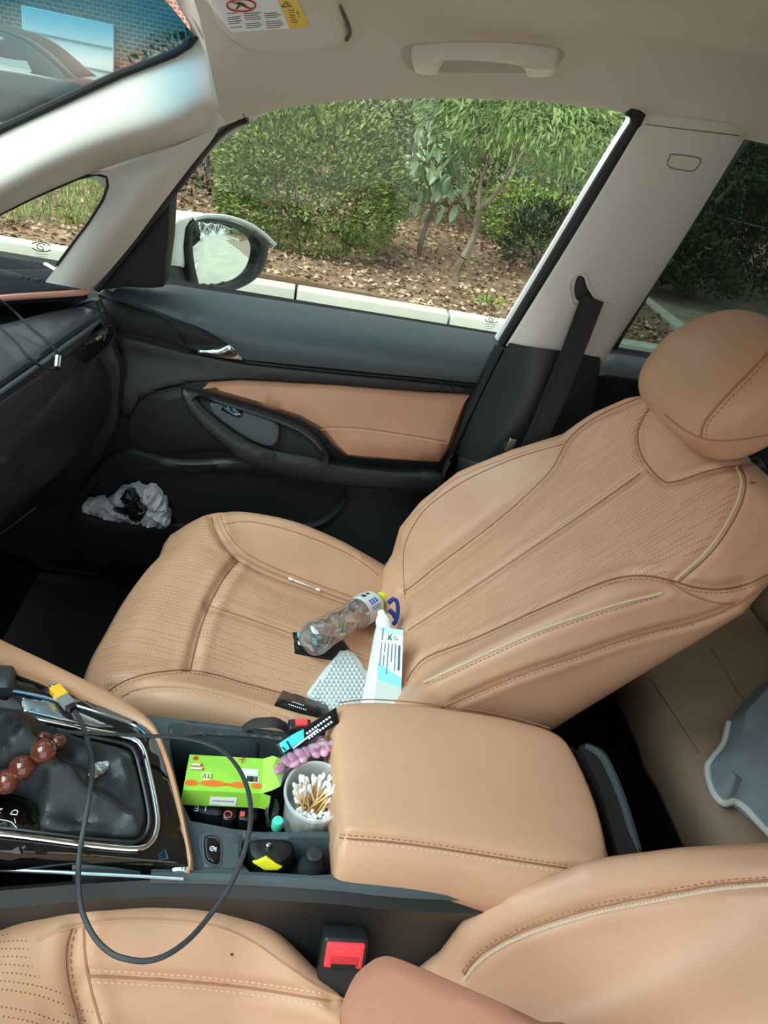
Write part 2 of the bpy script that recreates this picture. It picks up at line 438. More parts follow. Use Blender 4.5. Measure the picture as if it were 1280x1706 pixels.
qb = [(365, 213, 1.43), (352, 235, 1.435), (330, 262, 1.44), (300, 300, 1.44), (262, 350, 1.44), (225, 400, 1.44), (185, 448, 1.44), (150, 484, 1.44)]
o, B_ap2 = loft('pillar_foot', [pix(qa), pix(qm), pix(qb)], mat_pillar, trim_1, nu=40, nv=20, thick=.006)
seam('pillar_joint', lambda x, y: (onY(x, y, 1.385 + (y-110)/85*.035), V((0, -1, 0))), [(362, 108), (375, 132), (392, 165), (408, 196)], mat_seam, trim_1, r=.0012, n=20)
tube('windscreen_seal', pix([(-60, 249, 1.30), (0, 215, 1.315), (100, 169, 1.34), (200, 123, 1.37), (290, 89, 1.39), (316, 73, 1.394), (325, 60, 1.382)]), .006, mat_rubber, trim_1)
tube('quarter_window_seal', pix([(-20, 366, 1.372), (0, 356, 1.372), (60, 327, 1.387), (130, 297, 1.402), (160, 290, 1.404), (178, 295, 1.406), (180, 310, 1.406), (172, 333, 1.406), (148, 371, 1.406), (120, 408, 1.406), (95, 442, 1.406)]), .0028, mat_rubber, trim_1)
plate('pillar_backing', [(110, 292), (200, 250), (330, 205), (420, 175), (412, 205), (360, 245), (300, 305), (200, 340), (160, 300)], SP(onY(110, 292, 1.42), onY(420, 175, 1.46), onY(200, 340, 1.44)), mat_pillar, trim_1, h=0, edge=0, skirt=.004, step=40, spline=False)
plate('pillar_top', [(285, -60), (318, 30), (340, 90), (352, 130), (408, 205), (470, 178), (440, 100), (400, -60)], SP(onY(320, 0, 1.36), onY(410, 200, 1.475), onY(440, 100, 1.45)), mat_lining, trim_1, h=0, edge=0, skirt=.004, step=40, spline=False)
# front window frame: black run channel from pillar joint down to the mirror base
tube('window_channel', cat(pix([(412, 197, 1.445), (385, 207, 1.45), (352, 235, 1.455), (300, 303, 1.455), (262, 353, 1.455), (225, 402, 1.455), (160, 482, 1.455)]), 30), .0085, mat_rubber, trim_1)
# ---- glazing
g_ws = pane('windscreen_glass', (.74, .82, .82), .05, (1.355, 1.425, (.06, .45, .62)))
g_side = pane('side_glass', (.66, .72, .66), .035); g_rear = pane('privacy_glass', (.34, .40, .37), .04)
wl = pix([(0, 216, 1.32), (100, 170, 1.345), (200, 124, 1.375), (290, 90, 1.395), (320, 66, 1.385), (300, 15, 1.30)])
a0 = wl[0] + (wl[0]-wl[3])*1.35; a1 = wl[4]
ws_r = [[a0+V((0, .03, -.03)), V((-1.12, .9, a0.z+.02)), V((-1.18, .4, a0.z+.03)), V((-1.1, -.5, a0.z))], [wl[1], V((-.53, .9, 1.30)), V((-.58, .4, 1.31)), V((-.5, -.5, 1.28))], [a1+V((0, .02, .005)), V((-.2, .95, 1.455)), V((-.24, .4, 1.47)), V((-.2, -.42, 1.44))]]
ws_r = [[r[0]+(r[0]-r[1]).normalized()*.22] + r for r in ws_r]
window_1, _ = loft('window_1', ws_r, g_ws, nu=30, nv=20, thick=.003)
tag(window_1, 'windscreen glass with a blue shade band along its top', 'windscreen', kind='structure')
q3 = [onY(*p) for p in [(0, 357, 1.40), (130, 297, 1.42), (176, 296, 1.425), (180, 310, 1.425), (95, 445, 1.425), (-60, 430, 1.40)]]
window_2, B_q = plate('window_2', [(-60, 385), (0, 352), (130, 292), (168, 288), (183, 300), (175, 333), (90, 450), (-60, 450)], SP(q3[0], q3[1], q3[4]), g_side, None, h=0, edge=0, skirt=.003, step=40, spline=False)
tag(window_2, 'small triangular quarter window glass in the windscreen pillar', 'quarter window', kind='structure')
# ---- passenger door: one shaped inner face
def xr(z): return .405 + (z-.70)*.27
prof = [(.983, 1.565), (.972, 1.548), (.948, 1.51), (.92, 1.485), (.88, 1.487), (.84, 1.49), (.80, 1.478), (.75, 1.468), (.70, 1.466), (.64, 1.474), (.58, 1.478), (.50, 1.474), (.42, 1.46), (.34, 1.45)]
rows = []
for z, y in [tuple(p) for p in cat(prof, 60)]:
    x1 = xr(z); rows.append([V((-.62+(x1+.62)*t, y - .012*max(0, 1-abs(z-.70)/.25)*math.sin(math.pi*t) + .02*max(0, .25-t), z + (1-t)*.0)) for t in np.linspace(0, 1, 40)])
door = empty('door_1', (.0, 1.5, .34), 'front passenger door with tan leather armrest insert, black trim', 'car door', kind='structure')
vs, fs = sheet(rows, .02, V((0, 1, 0))); mk('inner_panel', vs, fs, mat_blackm, door); B_door = bvh_of(vs, fs); S_door = SB(B_door, SY(1.48))
# belt capping: slate ledge under the glass
plate('belt_capping', [(158, 486), (215, 476), (290, 476), (430, 497), (600, 522), (836, 560), (828, 600), (817, 641), (700, 629), (560, 615), (408, 600), (385, 577), (345, 553), (280, 531), (210, 505), (165, 496)], S_door, mat_sheen, door, h=.010, edge=9, skirt=.012, step=16, spline=False)
# dark fabric inlay with the release handle
plate('inlay', [(170, 500), (215, 510), (280, 534), (296, 560), (308, 578), (250, 562), (200, 552), (178, 535)], S_door, mat_blackm, door, h=.002, edge=4, skirt=.006)
plate('handle_recess', [(287, 541), (330, 553), (366, 570), (370, 577), (345, 577), (308, 573)], S_door, mat('recess_black', (14, 14, 15), .6), door, h=.002, edge=4, skirt=.006, spline=False)
plate('release_handle', [(305, 575), (335, 579), (365, 577), (383, 570), (392, 577), (408, 598), (385, 596), (355, 592), (325, 586)], S_door, mat_chrome, door, h=.012, edge=5, skirt=.014, step=6)
plate('pull_slot_shade', [(330, 583), (368, 583), (386, 577), (396, 590), (370, 591)], lambda x, y: (S_door(x, y)[0]+S_door(x, y)[1]*.011, S_door(x, y)[1]), mat('handle_shadow_grey', (96, 92, 90), .2, metal=1), door, h=.002, edge=3, skirt=.003, step=6)  # grey plate whose colour paints the shade inside the handle
# waist panel
plate('waist_panel', [(188, 556), (240, 566), (300, 582), (408, 603), (560, 619), (700, 633), (815, 646), (788, 657), (700, 651), (560, 640), (400, 632), (315, 638), (262, 650), (232, 668), (215, 700), (200, 690), (196, 620)], S_door, mat_black, door, h=.009, edge=8, skirt=.012, step=15, spline=False)
seam('waist_groove', SB(B_door, SY(1.48), .004), [(410, 602), (560, 618), (700, 631), (816, 644)], mat_rubber, door, r=.003, n=30)
# speaker grille
plate('speaker_grille', [(232, 668), (262, 651), (303, 643), (312, 668), (350, 712), (400, 745), (330, 750), (250, 755), (215, 735), (215, 700)], S_door, mat('speaker_mesh', (30, 31, 32), .5, bump=1, bscale=700), door, h=.004, edge=5, skirt=.008)
ls = []
for k in range(7):
    t = k/6; ls.append(tube('', [p for p, _ in onpath(SB(B_door, SY(1.48), .0045), [(236+t*10, 676+t*16), (262+t*6, 659+t*12), (304+t*3, 649+t*10)], 14)], .0006, None, seg=5, build=False))
mk('grille_rib', *joined(ls), mat_grey, door)
# leather insert, with padded relief
ins = [(310, 639), (400, 633), (560, 641), (700, 652), (784, 657), (772, 690), (752, 735), (733, 769), (660, 765), (575, 757), (556, 742), (535, 718), (498, 698), (430, 676), (365, 658)]
_, B_ins = plate('leather_insert', ins, S_door, mat_door_tan, door, h=.022, edge=26, skirt=.02, step=12, spline=False, lift=lambda x, y: .012*math.exp(-((y-742)/26)**2)*max(0, min(1, (x-540)/60)))
S_ins = SB(B_ins, S_door)
seam('insert_seam', S_ins, [(533, 712), (560, 711), (600, 713), (660, 721), (715, 730), (750, 736)], mat_seam, door, r=.0009, n=40)
stitch('insert_stitching', S_ins, [(535, 716), (560, 715), (600, 717), (660, 725), (715, 734), (748, 740)], mat_thread, door)
# armrest pull: a shelf that stands proud, with a well and window switch
arm = [(303, 645), (320, 648), (365, 661), (430, 680), (495, 702), (528, 722), (548, 746), (560, 757), (650, 768), (731, 774), (722, 800), (640, 796), (550, 787), (470, 770), (400, 742), (345, 706), (315, 675)]
wel = [(330, 660), (370, 672), (430, 690), (490, 710), (520, 728), (540, 750), (505, 745), (450, 735), (400, 715), (355, 685)]
def s_arm(x, y):
    p, n = S_door(x, y); return p+n*(.012+.030*max(0, min(1, (y-640)/100))), n
_, B_arm = plate('armrest', arm, s_arm, mat_black, door, h=.010, edge=9, skirt=.06, step=11, holes=[wel], sdir=(0, 1, -.25), spline=True)
plate('armrest_well', [(322, 655), (370, 668), (430, 686), (492, 706), (524, 726), (546, 753), (505, 750), (450, 740), (395, 720), (350, 690)], lambda x, y: (S_door(x, y)[0]+S_door(x, y)[1]*(.006+.024*max(0, min(1, (y-640)/100))), S_door(x, y)[1]), mat_blackm, door, h=0, edge=0, skirt=.01)
sw, B_sw = plate('window_switch_panel', [(352, 668), (380, 672), (440, 690), (466, 703), (458, 730), (425, 724), (385, 703), (358, 684)], lambda x, y: (S_door(x, y)[0]+S_door(x, y)[1]*(.014+.028*max(0, min(1, (y-640)/100))), S_door(x, y)[1]), mat_grey, door, h=.003, edge=4, skirt=.02, step=8)
plate('window_switch', [(374, 671), (406, 684), (402, 697), (389, 694), (368, 683)], SB(B_sw, s_arm), mat_gloss, sw, h=.005, edge=3, skirt=.004, step=5, spline=False)
seam('switch_mark', SB(B_sw, s_arm, .006), [(392, 690), (397, 689), (401, 691)], mat('mark_white', (220, 220, 220), .5), sw, r=.0006, n=6)
# lower door: dark map pocket
def s_low(x, y):
    p, n = S_door(x, y); return p, n
plate('lower_panel', [(205, 745), (300, 765), (420, 762), (470, 775), (560, 792), (640, 799), (724, 803), (728, 850), (716, 930), (640, 960), (520, 990), (300, 985), (150, 940), (110, 880), (150, 790)], S_door, mat_black, door, h=.014, edge=12, skirt=.02, step=20, holes=[[(152, 822), (200, 785), (320, 785), (450, 790), (560, 800), (574, 818), (560, 842), (528, 866), (480, 872), (380, 874), (290, 868), (200, 862), (150, 850)]], spline=True)
tube('pocket_rim', [S_door(x, y)[0]+S_door(x, y)[1]*.02 for x, y in cat([(146, 842), (160, 856), (200, 864), (290, 870), (380, 876), (480, 875), (530, 868), (562, 845), (575, 820)], 40)], .004, mat_black, door)
plate('pocket_back', [(140, 822), (200, 780), (320, 778), (450, 784), (570, 796), (582, 818), (560, 850), (528, 872), (480, 880), (380, 882), (290, 876), (200, 870), (140, 858)], lambda x, y: (S_door(x, y)[0]+S_door(x, y)[1]*.002, S_door(x, y)[1]), mat_blackm, door, h=0, edge=0, skirt=.004, step=30)
# outside skin of the two doors and sill (seen in the door mirror)
sk = [[V((x, 1.60 + .05*math.sin(math.pi*min(1, max(0, (z-.25)/.72)))*1.2, z)) for x in np.linspace(-.62, 2.4, 12)] for z in np.linspace(.25, .945, 14)]
vs, fs = sheet(sk, .01, V((0, -1, 0))); mk('outer_skin', vs, fs, mat_white, door)
put('outer_handle', rbox(.17, .035, .03, .01), Matrix.Translation((.30, 1.675, .86)), mat_white, door)
# window frame of the door: white edge and black seal along the rear side
tube('frame_seal', cat(pix([(838, 575, 1.50), (880, 505, 1.49), (940, 405, 1.475), (1000, 305, 1.46), (1045, 232, 1.45), (1062, 205, 1.445), (1060, 186, 1.44), (1048, 180, 1.44)]), 40), .013, mat_rubber, door)
tube('frame_edge', cat(pix([(829, 566, 1.545), (870, 498, 1.54), (928, 402, 1.53), (985, 306, 1.52), (1028, 236, 1.515), (1050, 200, 1.51), (1052, 180, 1.50)]), 40), .0085, mat_white, door)
# door glass
gd = [onY(*p) for p in [(280, 480, 1.56), (835, 575, 1.565), (1050, 185, 1.505)]]
window_3, B_g3 = plate('window_3', [(265, 470), (300, 300), (355, 228), (410, 190), (560, 160), (780, 156), (960, 168), (1062, 184), (1060, 210), (834, 575), (600, 540), (430, 512)], SP(*gd), g_side, None, h=0, edge=0, skirt=.004, step=60, spline=False)
tag(window_3, 'large clear front passenger door window behind the door mirror', 'car window', kind='structure')
mk_mark = mat('glass_print', (40, 40, 38), .6)
for (nm, par, S, cx, cy, s, mm) in [('glass_stamp', window_3, SB(B_g3, None, .001), 820, 531, 1.0, mk_mark), ('glass_stamp', window_2, SB(B_q, None, .001), 69, 411, 1.0, mk_mark)]:
    p, n = S(cx, cy)
    u = V((1, 0, 0)); u = (u-n*u.dot(n)).normalized(); w = n.cross(u)
    if w.z < 0: w = -w
    parts = []
    for sgn in (1, -1):
        parts.append(tube('', [p+u*(.016*math.cos(a))+w*(.0085*math.sin(a)) for a in np.linspace(sgn*.5*math.pi-1.15, sgn*.5*math.pi+1.15, 14)], .0009, None, seg=5, build=False))
    parts.append(tube('', [p+u*(.007*math.cos(a))+w*(.006*math.sin(a)) for a in np.linspace(.4, 5.4, 16)], .0008, None, seg=5, build=False))
    parts.append(tube('', [p+u*-.003+w*.002, p+u*.003+w*-.001, p+u*.002+w*-.005], .0008, None, seg=5, build=False))
    for k in range(3): parts.append(tube('', [p+u*x-w*(.013+.0045*k) for x in (-.011+.002*k, .011-.002*k)], .0004, None, seg=4, build=False))
    mk(nm, *joined(parts), mm, par)
# mirror base triangle inside the window corner
plate('mirror_corner', [(160, 484), (225, 404), (262, 355), (288, 318), (284, 400), (276, 462), (272, 478), (250, 480), (210, 478)], SY(1.475), mat_blackm, door, h=.012, edge=8, skirt=.05, step=14, spline=False)
# ---- B pillar
tp = [(1068, 206, 1.435), (1075, 207, 1.43), (1130, 214, 1.405), (1190, 221, 1.405), (1232, 226, 1.425), (1242, 228, 1.45)]
bp_ = [(843, 576, 1.465), (851, 577, 1.455), (890, 584, 1.425), (950, 592, 1.42), (998, 600, 1.435), (1006, 602, 1.46)]
md = [((a[0]+b[0])/2+d, (a[1]+b[1])/2, (a[2]+b[2])/2-.01) for a, b, d in zip(tp, bp_, (2, 2, 0, 0, 4, 4))]
trim_2, B_bp = loft('trim_2', [pix([(x+4, y-9, Y+.012) for x, y, Y in tp]), pix(tp), pix(md), pix(bp_)], mat_pillar, nu=40, nv=40, thick=.006)
tag(trim_2, 'pale beige door pillar trim with the seat belt slot', 'pillar trim', kind='structure')
S_bp = SB(B_bp, SY(1.43))
lt = [(848, 571, 1.452), (890, 579, 1.416), (950, 587, 1.411), (1001, 596, 1.432)]
lm = [(812, 640, 1.46), (872, 660, 1.40), (935, 680, 1.40), (985, 690, 1.44)]
lb = [(742, 790, 1.47), (800, 800, 1.40), (870, 815, 1.40), (950, 830, 1.44)]
lc = [(700, 900, 1.47), (780, 930, 1.41), (860, 950, 1.41), (930, 960, 1.44)]
_, B_lp = loft('lower_pillar', [pix(lt), pix(lm), pix(lb), pix(lc)], mat_black, trim_2, nu=30, nv=30, thick=.006)
tube('pillar_seal', cat(pix([(835, 578, 1.475), (800, 650, 1.475), (765, 725, 1.475), (735, 795, 1.475), (715, 870, 1.475), (690, 950, 1.475)]), 24), .014, mat_rubber, trim_2)
plate('belt_guide_cover', [(755, 760), (830, 775), (835, 740), (852, 740), (850, 800), (800, 830), (735, 830)], SB(B_lp, SY(1.42)), mat_black, trim_2, h=.012, edge=8, skirt=.01)
seam('airbag_badge', SB(B_bp, SY(1.43), .0006), [(1121, 257), (1160, 262), (1168, 268), (1160, 281), (1151, 285), (1120, 280), (1112, 273), (1116, 261)], mat('badge_line', (120, 110, 104), .7), trim_2, r=.0011, n=40, closed=True)
slot = [(960, 458), (974, 456), (980, 470), (990, 492), (1008, 505), (1014, 508), (1010, 520), (985, 515), (957, 508), (951, 490), (950, 472)]
plate('belt_slot', [(962, 462), (973, 462), (980, 482), (998, 505), (985, 508), (962, 500), (957, 482)], S_bp, mat_rubber, trim_2, h=.0015, edge=3, skirt=.003, step=6)
seam('slot_rim', SB(B_bp, SY(1.43), .001), slot, mat_pillar, trim_2, r=.0035, n=50, closed=True)
seam('pillar_joint', S_bp, [(1076, 207), (1130, 214), (1190, 221), (1232, 226)], mat_seam, trim_2, r=.001, n=20)
# ---- seat belt
belt = empty('seat_belt', onY(870, 740, 1.37), 'dark seat belt running from the pale door pillar slot behind the seat', 'seat belt')
B1 = onY(984, 509, 1.40); B2 = onY(893, 735, 1.35); ax = (B2-B1).normalized(); side = ax.cross(V((0, -1, 0))).normalized()
rows = [[B1+(B2-B1)*t+side*.0235*s+V((0, -.006*math.sin(math.pi*t), 0)) for s in (-1, -.9, 0, .9, 1)] for t in np.linspace(-.05, 1.7, 20)]
vs, fs = sheet(rows, .0022, V((0, 1, 0))); mk('webbing', vs, fs, mat_webb, belt)
tube('belt_edge_line', [B1+(B2-B1)*t+side*.017+V((0, -.0065*math.sin(math.pi*t)-.0005, 0)) for t in np.linspace(0, 1.6, 20)], .0006, mat_rubber, belt, seg=5)
put('belt_tongue', rbox(.016, .006, .03, .002), basis(onY(846, 752, 1.36), side, V((0, -1, 0))), mat_satin, belt)
# ---- rear door
rdoor = empty('door_2', (1.1, 1.5, .4), 'rear passenger door trim with dark teal-grey ledge under the tinted window', 'car door', kind='structure')
rows = [[V((x, y, z)) for x in np.linspace(.56, 1.9, 16)] for z, y in cat([(.995, 1.56), (.99, 1.51), (.955, 1.475), (.94, 1.48), (.85, 1.49), (.7, 1.45), (.55, 1.47), (.38, 1.46)], 40)]
vs, fs = sheet(rows, .02, V((0, 1, 0))); mk('inner_panel', vs, fs, mat_blackm, rdoor); B_rd = bvh_of(vs, fs)
plate('belt_capping', [(1003, 588), (1100, 602), (1200, 615), (1280, 628), (1280, 668), (1095, 640), (998, 626)], SB(B_rd, SY(1.5)), mat_sheen, rdoor, h=.008, edge=6, skirt=.01, spline=False)
rr = [V((.55, 1.58, .985)), V((1.9, 1.58, .985)), V((1.1, 1.50, 1.45))]
fr = [onP(x, y, rr[0], (rr[1]-rr[0]).cross(rr[2]-rr[0]).normalized()) for x, y in [(990, 600), (1240, 215)]]
window_4 = mk('window_4', *sheet([[V((.58, 1.585, .98)), V((1.2, 1.585, .98)), V((1.95, 1.585, .98))], [V((.73, 1.545, 1.22)), V((1.2, 1.545, 1.22)), V((1.9, 1.545, 1.22))], [V((.80, 1.505, 1.46)), V((1.2, 1.505, 1.46)), V((1.7, 1.505, 1.44))]], .004, V((0, 1, 0))), g_rear)
tag(window_4, 'darkly tinted rear door window behind the tan headrest', 'car window', kind='structure')
tube('frame_seal', pix([(1243, 226, 1.50), (1200, 290, 1.51), (1120, 410, 1.525), (1005, 602, 1.55)]), .012, mat_rubber, rdoor)
vs, fs = sheet([[V((x, y, z)) for x in np.linspace(-.95, 2.1, 8)] for y, z in ((1.505, .20), (1.50, .36), (1.52, .48), (1.56, .55))], .03, V((0, 1, 0)))
wr = mk('wall_right', vs, fs, mat_blackm); tag(wr, 'black door sill below the passenger doors', 'door sill', kind='structure')
# left side behind the driver's open door, and the tail of the cabin, unseen, added to block light
wl_ = empty('wall_left', (1.3, -.45, .3), 'unseen rear left door and tinted window behind the driver seat, added to block light', 'car side', kind='structure')
rows = [[V((x, y, z)) for x in np.linspace(.52, 2.1, 12)] for z, y in ((.26, -.46), (.5, -.47), (.7, -.45), (.93, -.48), (.97, -.52))]
mk('inner_panel', *sheet(rows, .03, V((0, -1, 0))), mat_blackm, wl_)
mk('rear_glass', *sheet([[V((.62, -.52, .96)), V((2.1, -.52, .96))], [V((.72, -.42, 1.46)), V((1.9, -.42, 1.44))]], .004, V((0, -1, 0))), g_rear, wl_)
mk('center_pillar', *sheet([[V((.46, -.47, .3)), V((.60, -.47, .3))], [V((.54, -.50, .95)), V((.66, -.50, .95))], [V((.66, -.42, 1.5)), V((.80, -.42, 1.5))]], .02, V((0, -1, 0))), mat_pillar, wl_)
wb_ = empty('wall_rear', (2.2, .5, .3), 'unseen tail of the cabin with the tinted rear window, added to block light', 'tailgate', kind='structure')
mk('tail_panel', *sheet([[V((2.1, y, .26)) for y in (-.5, .5, 1.55)], [V((2.25, y, .95)) for y in (-.5, .5, 1.55)]], .03, V((1, 0, 0))), mat_blackm, wb_)
mk('tail_glass', *sheet([[V((2.25, y, .95)) for y in (-.5, .5, 1.55)], [V((1.55, y, 1.49)) for y in (-.42, .5, 1.45)]], .004, V((1, 0, 0))), g_rear, wb_)
# ---- floor and outer walls of the cabin below the doors
fl = [[V((x, y, .26 + (.05 if x > .5 else 0) + max(0, -.42-x)*.5)) for y in np.linspace(-.55, 1.5, 14)] for x in np.linspace(-.95, 2.1, 20)]
vs, fs = sheet(fl, .03, V((0, 0, -1))); floor = mk('floor', vs, fs, mat_carpet)
tag(floor, 'black carpeted car floor and dark footwell before the front seat', 'car floor', kind='structure')
vs, fs = sheet([[V((x, y, .3+.0*y)) + V((0, 0, 0)) for y in np.linspace(.9, 1.47, 6)] for x in (-.55, -.2, .2)], .008, V((0, 0, -1)))
fm = mk('floor_mat', vs, fs, mat('rubber_mat', (18, 20, 20), .6, bump=.3, bscale=150)); tag(fm, 'black floor mat in the passenger footwell', 'floor mat')
fw = [[V((x, y, z)) for y in np.linspace(-.55, 1.49, 8)] for x, z in ((-.72, .98), (-.78, .7), (-.85, .45), (-.95, .30))]
vs, fs = sheet(fw, .02, V((-1, 0, 0))); wf = mk('wall_front', vs, fs, mat_carpet); tag(wf, 'black bulkhead at the end of the dark footwell', 'bulkhead', kind='structure')

# ================================================================== DASHBOARD
dash = empty('dashboard', (-.6, .6, .5), 'black dashboard with smooth dark panel, air vent and glovebox', 'dashboard')
# main body, a section that runs across the car
def line(a, b, ends=(-.45,)):
    a = V(a); b = V(b); pts = [a, b]; d = (b-a)/(b.y-a.y)
    for y in (.8, .3, -.45): pts.append(V((b.x+(d.x*.35)*(y-b.y), y, b.z)))
    return pts
Lc = [line((-1.0, 1.43, .965), (-1.0, 1.1, .975)), line((-.62, 1.43, .945), (-.66, 1.1, .95)), line((-.46, 1.43, .93), (-.53, 1.1, .93)),
      line(onY(166, 545, 1.43), onZ(0, 652, .895)), line(onY(172, 560, 1.43)+V((0, 0, -.006)), onZ(0, 660, .88)),
      line((-.365, 1.43, .855), (-.44, 1.08, .85)), line((-.345, 1.43, .83), (-.415, 1.07, .80)), line((-.335, 1.43, .76), (-.42, 1.1, .73)), line((-.37, 1.43, .67), (-.455, 1.15, .62)), line((-.46, 1.43, .60), (-.53, 1.2, .55)), line((-.62, 1.43, .56), (-.66, 1.2, .53))]
_, B_dash = loft('body', Lc, mat_black, dash, nu=30, nv=60, thick=.01)
S_dash = SB(B_dash, SY(1.38))
# end cap towards the door
plate('end_cap', [(150, 500), (168, 512), (180, 540), (190, 580), (203, 612), (200, 660), (192, 720), (140, 790), (60, 850), (20, 700), (60, 560)], SY(1.435), mat_black, dash, h=.006, edge=8, skirt=.02, step=24)
# upper pad
S_pad = SP(onZ(0, 546, .935), onY(160, 522, 1.43), onZ(0, 648, .905))
pad, B_pad = plate('upper_panel', [(-70, 556), (0, 546), (50, 533), (94, 522), (140, 515), (163, 520), (169, 529), (140, 549), (105, 573), (60, 606), (0, 648), (-70, 697)], S_pad, mat('dark_grained_panel', (46, 48, 52), .3, rgb2=(74, 78, 84), vscale=7, bump=.08, bscale=200), dash, h=.012, edge=9, skirt=.03, step=14, spline=True)
tube('panel_lip', [S_pad(x, y)[0] for x, y in cat([(168, 533), (140, 554), (105, 579), (60, 612), (0, 654), (-70, 703)], 30)], .004, mat_sheen, dash)
S_mid = SP(onZ(0, 665, .885), onY(126, 580, 1.36), onZ(0, 737, .825))
plate('middle_panel', [(-70, 715), (0, 664), (60, 624), (108, 586), (124, 572), (127, 592), (112, 622), (70, 676), (35, 710), (0, 737), (-70, 790)], S_mid, mat('slate_panel', (50, 55, 58), .35, bump=.06), dash, h=.006, edge=6, skirt=.02, step=14)
seam('panel_joint', lambda x, y: (S_mid(x, y)[0], S_mid(x, y)[1]), [(127, 572), (129, 592), (114, 624), (71, 679), (36, 713), (0, 740), (-60, 785)], mat_rubber, dash, r=.0025, n=40)
# vent
S_v = SP(onY(128, 580, 1.36), onY(186, 550, 1.42), onY(130, 610, 1.37))
vent, B_v = plate('air_vent', [(127, 574), (150, 560), (172, 545), (186, 540), (189, 556), (176, 575), (150, 598), (122, 614), (128, 596)], S_v, mat('vent_black', (10, 10, 11), .4), dash, h=.003, edge=4, skirt=.02, step=8)
plate('vent_vane', [(136, 574), (155, 562), (172, 549), (174, 555), (158, 566), (145, 573)], SB(B_v, S_v), mat_sheen, vent, h=.005, edge=3, skirt=.006, step=6)
plate('vent_slider', [(156, 560), (166, 557), (168, 563), (158, 567)], SB(B_v, S_v, .004), mat_satin, vent, h=.003, edge=2, skirt=.004, step=4)
plate('vent_wheel', [(170, 552), (180, 546), (184, 556), (175, 570), (168, 568)], SB(B_v, S_v), mat_gloss, vent, h=.006, edge=4, skirt=.006, step=5)
tube('vent_rim', [S_v(x, y)[0] for x, y in cat([(122, 617), (150, 602), (178, 577), (191, 556), (187, 540), (176, 524), (170, 518)], 24)], .0022, mat_black, vent)
# glovebox
S_gl = SP(onZ(0, 745, .815), onY(128, 610, 1.40), onZ(0, 870, .64))
gb, B_gb = plate('glovebox', [(-60, 796), (0, 746), (60, 698), (118, 625), (150, 602), (176, 588), (194, 598), (200, 620), (190, 690), (140, 740), (90, 785), (40, 830), (0, 866), (-60, 915)], S_gl, mat('glovebox_black', (30, 33, 34), .45, bump=.1, bscale=500), dash, h=.022, edge=26, skirt=.03, step=16)
S_gb = SB(B_gb, S_gl)
plate('glovebox_latch', [(22, 782), (35, 768), (52, 756), (51, 772), (35, 790), (20, 800)], S_gb, mat_rubber, gb, h=.001, edge=2, skirt=.002, step=6)
tube('glovebox_edge', [S_gl(x, y)[0] for x, y in cat([(78, 800), (40, 833), (0, 868), (-50, 910)], 20)], .0022, mat_sheen, dash)
tube('lower_edge', [onY(x, y, 1.2 + .0009*x) for x, y in cat([(60, 845), (30, 868), (0, 890), (-40, 920)], 14)], .0018, mat_grey, dash)
# felt mat on top with copper piping
mz = .972
felt = mat('navy_felt', (30, 36, 42), .95, bump=.8, bscale=500, spec=.1)
dm = empty('dash_mat', (-.6, 1.3, .95), 'dark felt dash mat with copper piped edge under the windscreen', 'dash mat')
_, B_dm = plate('felt', [(-80, 425), (0, 428), (40, 432), (78, 440), (115, 463), (146, 486), (140, 490), (100, 491), (50, 493), (0, 497), (-80, 506)], SZ(mz), felt, dm, h=.004, edge=5, skirt=.012, step=16, spline=False)
cop = mat('copper_piping', (206, 150, 128), .4)
tube('piping', [onZ(x, y, mz+.002) for x, y in cat([(-80, 507), (0, 497), (50, 493), (100, 490), (140, 487), (147, 484)], 30)], .0058, cop, dm)
tube('side_piping', [onZ(x, y, mz+.003) for x, y in cat([(76, 441), (95, 452), (120, 468), (146, 485)], 20)], .0052, mat('pale_piping', (206, 190, 184), .35), dm)
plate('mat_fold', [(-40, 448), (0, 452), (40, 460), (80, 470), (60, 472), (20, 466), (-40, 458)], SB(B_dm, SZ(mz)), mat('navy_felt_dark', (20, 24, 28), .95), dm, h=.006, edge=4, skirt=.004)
# phone lead lying over the dash, with a metal plug
lead = empty('charging_lead', onZ(95, 600, .93), 'thin black lead with silver plug looping over the dark dash panel', 'cable')
def ld(pts): return [onZ(*p) for p in pts]
tube('lead', cat(ld([(-70, 455, 1.0), (-20, 488, .99), (0, 500, .985), (25, 520, .965), (50, 545, .95), (75, 565, .94), (90, 580, .93), (97, 592, .92)]), 40), .0022, mat_rubber, lead)
tube('lead_tail', cat(ld([(-60, 505, .97), (-20, 530, .96), (0, 546, .955), (25, 568, .948), (42, 590, .935), (57, 603, .925), (75, 613, .912), (88, 615, .906), (97, 608, .905)]), 40), .0022, mat_rubber, lead)
pa, pb = onZ(97, 594, .918), onZ(95, 612, .905)
tube('plug', [pa, pa+(pb-pa)*.5, pb], .0058, mat_satin, lead, seg=14)
tube('plug_ring', [pb, pb+(pb-pa)*.12], .0062, mat_rubber, lead, seg=14)

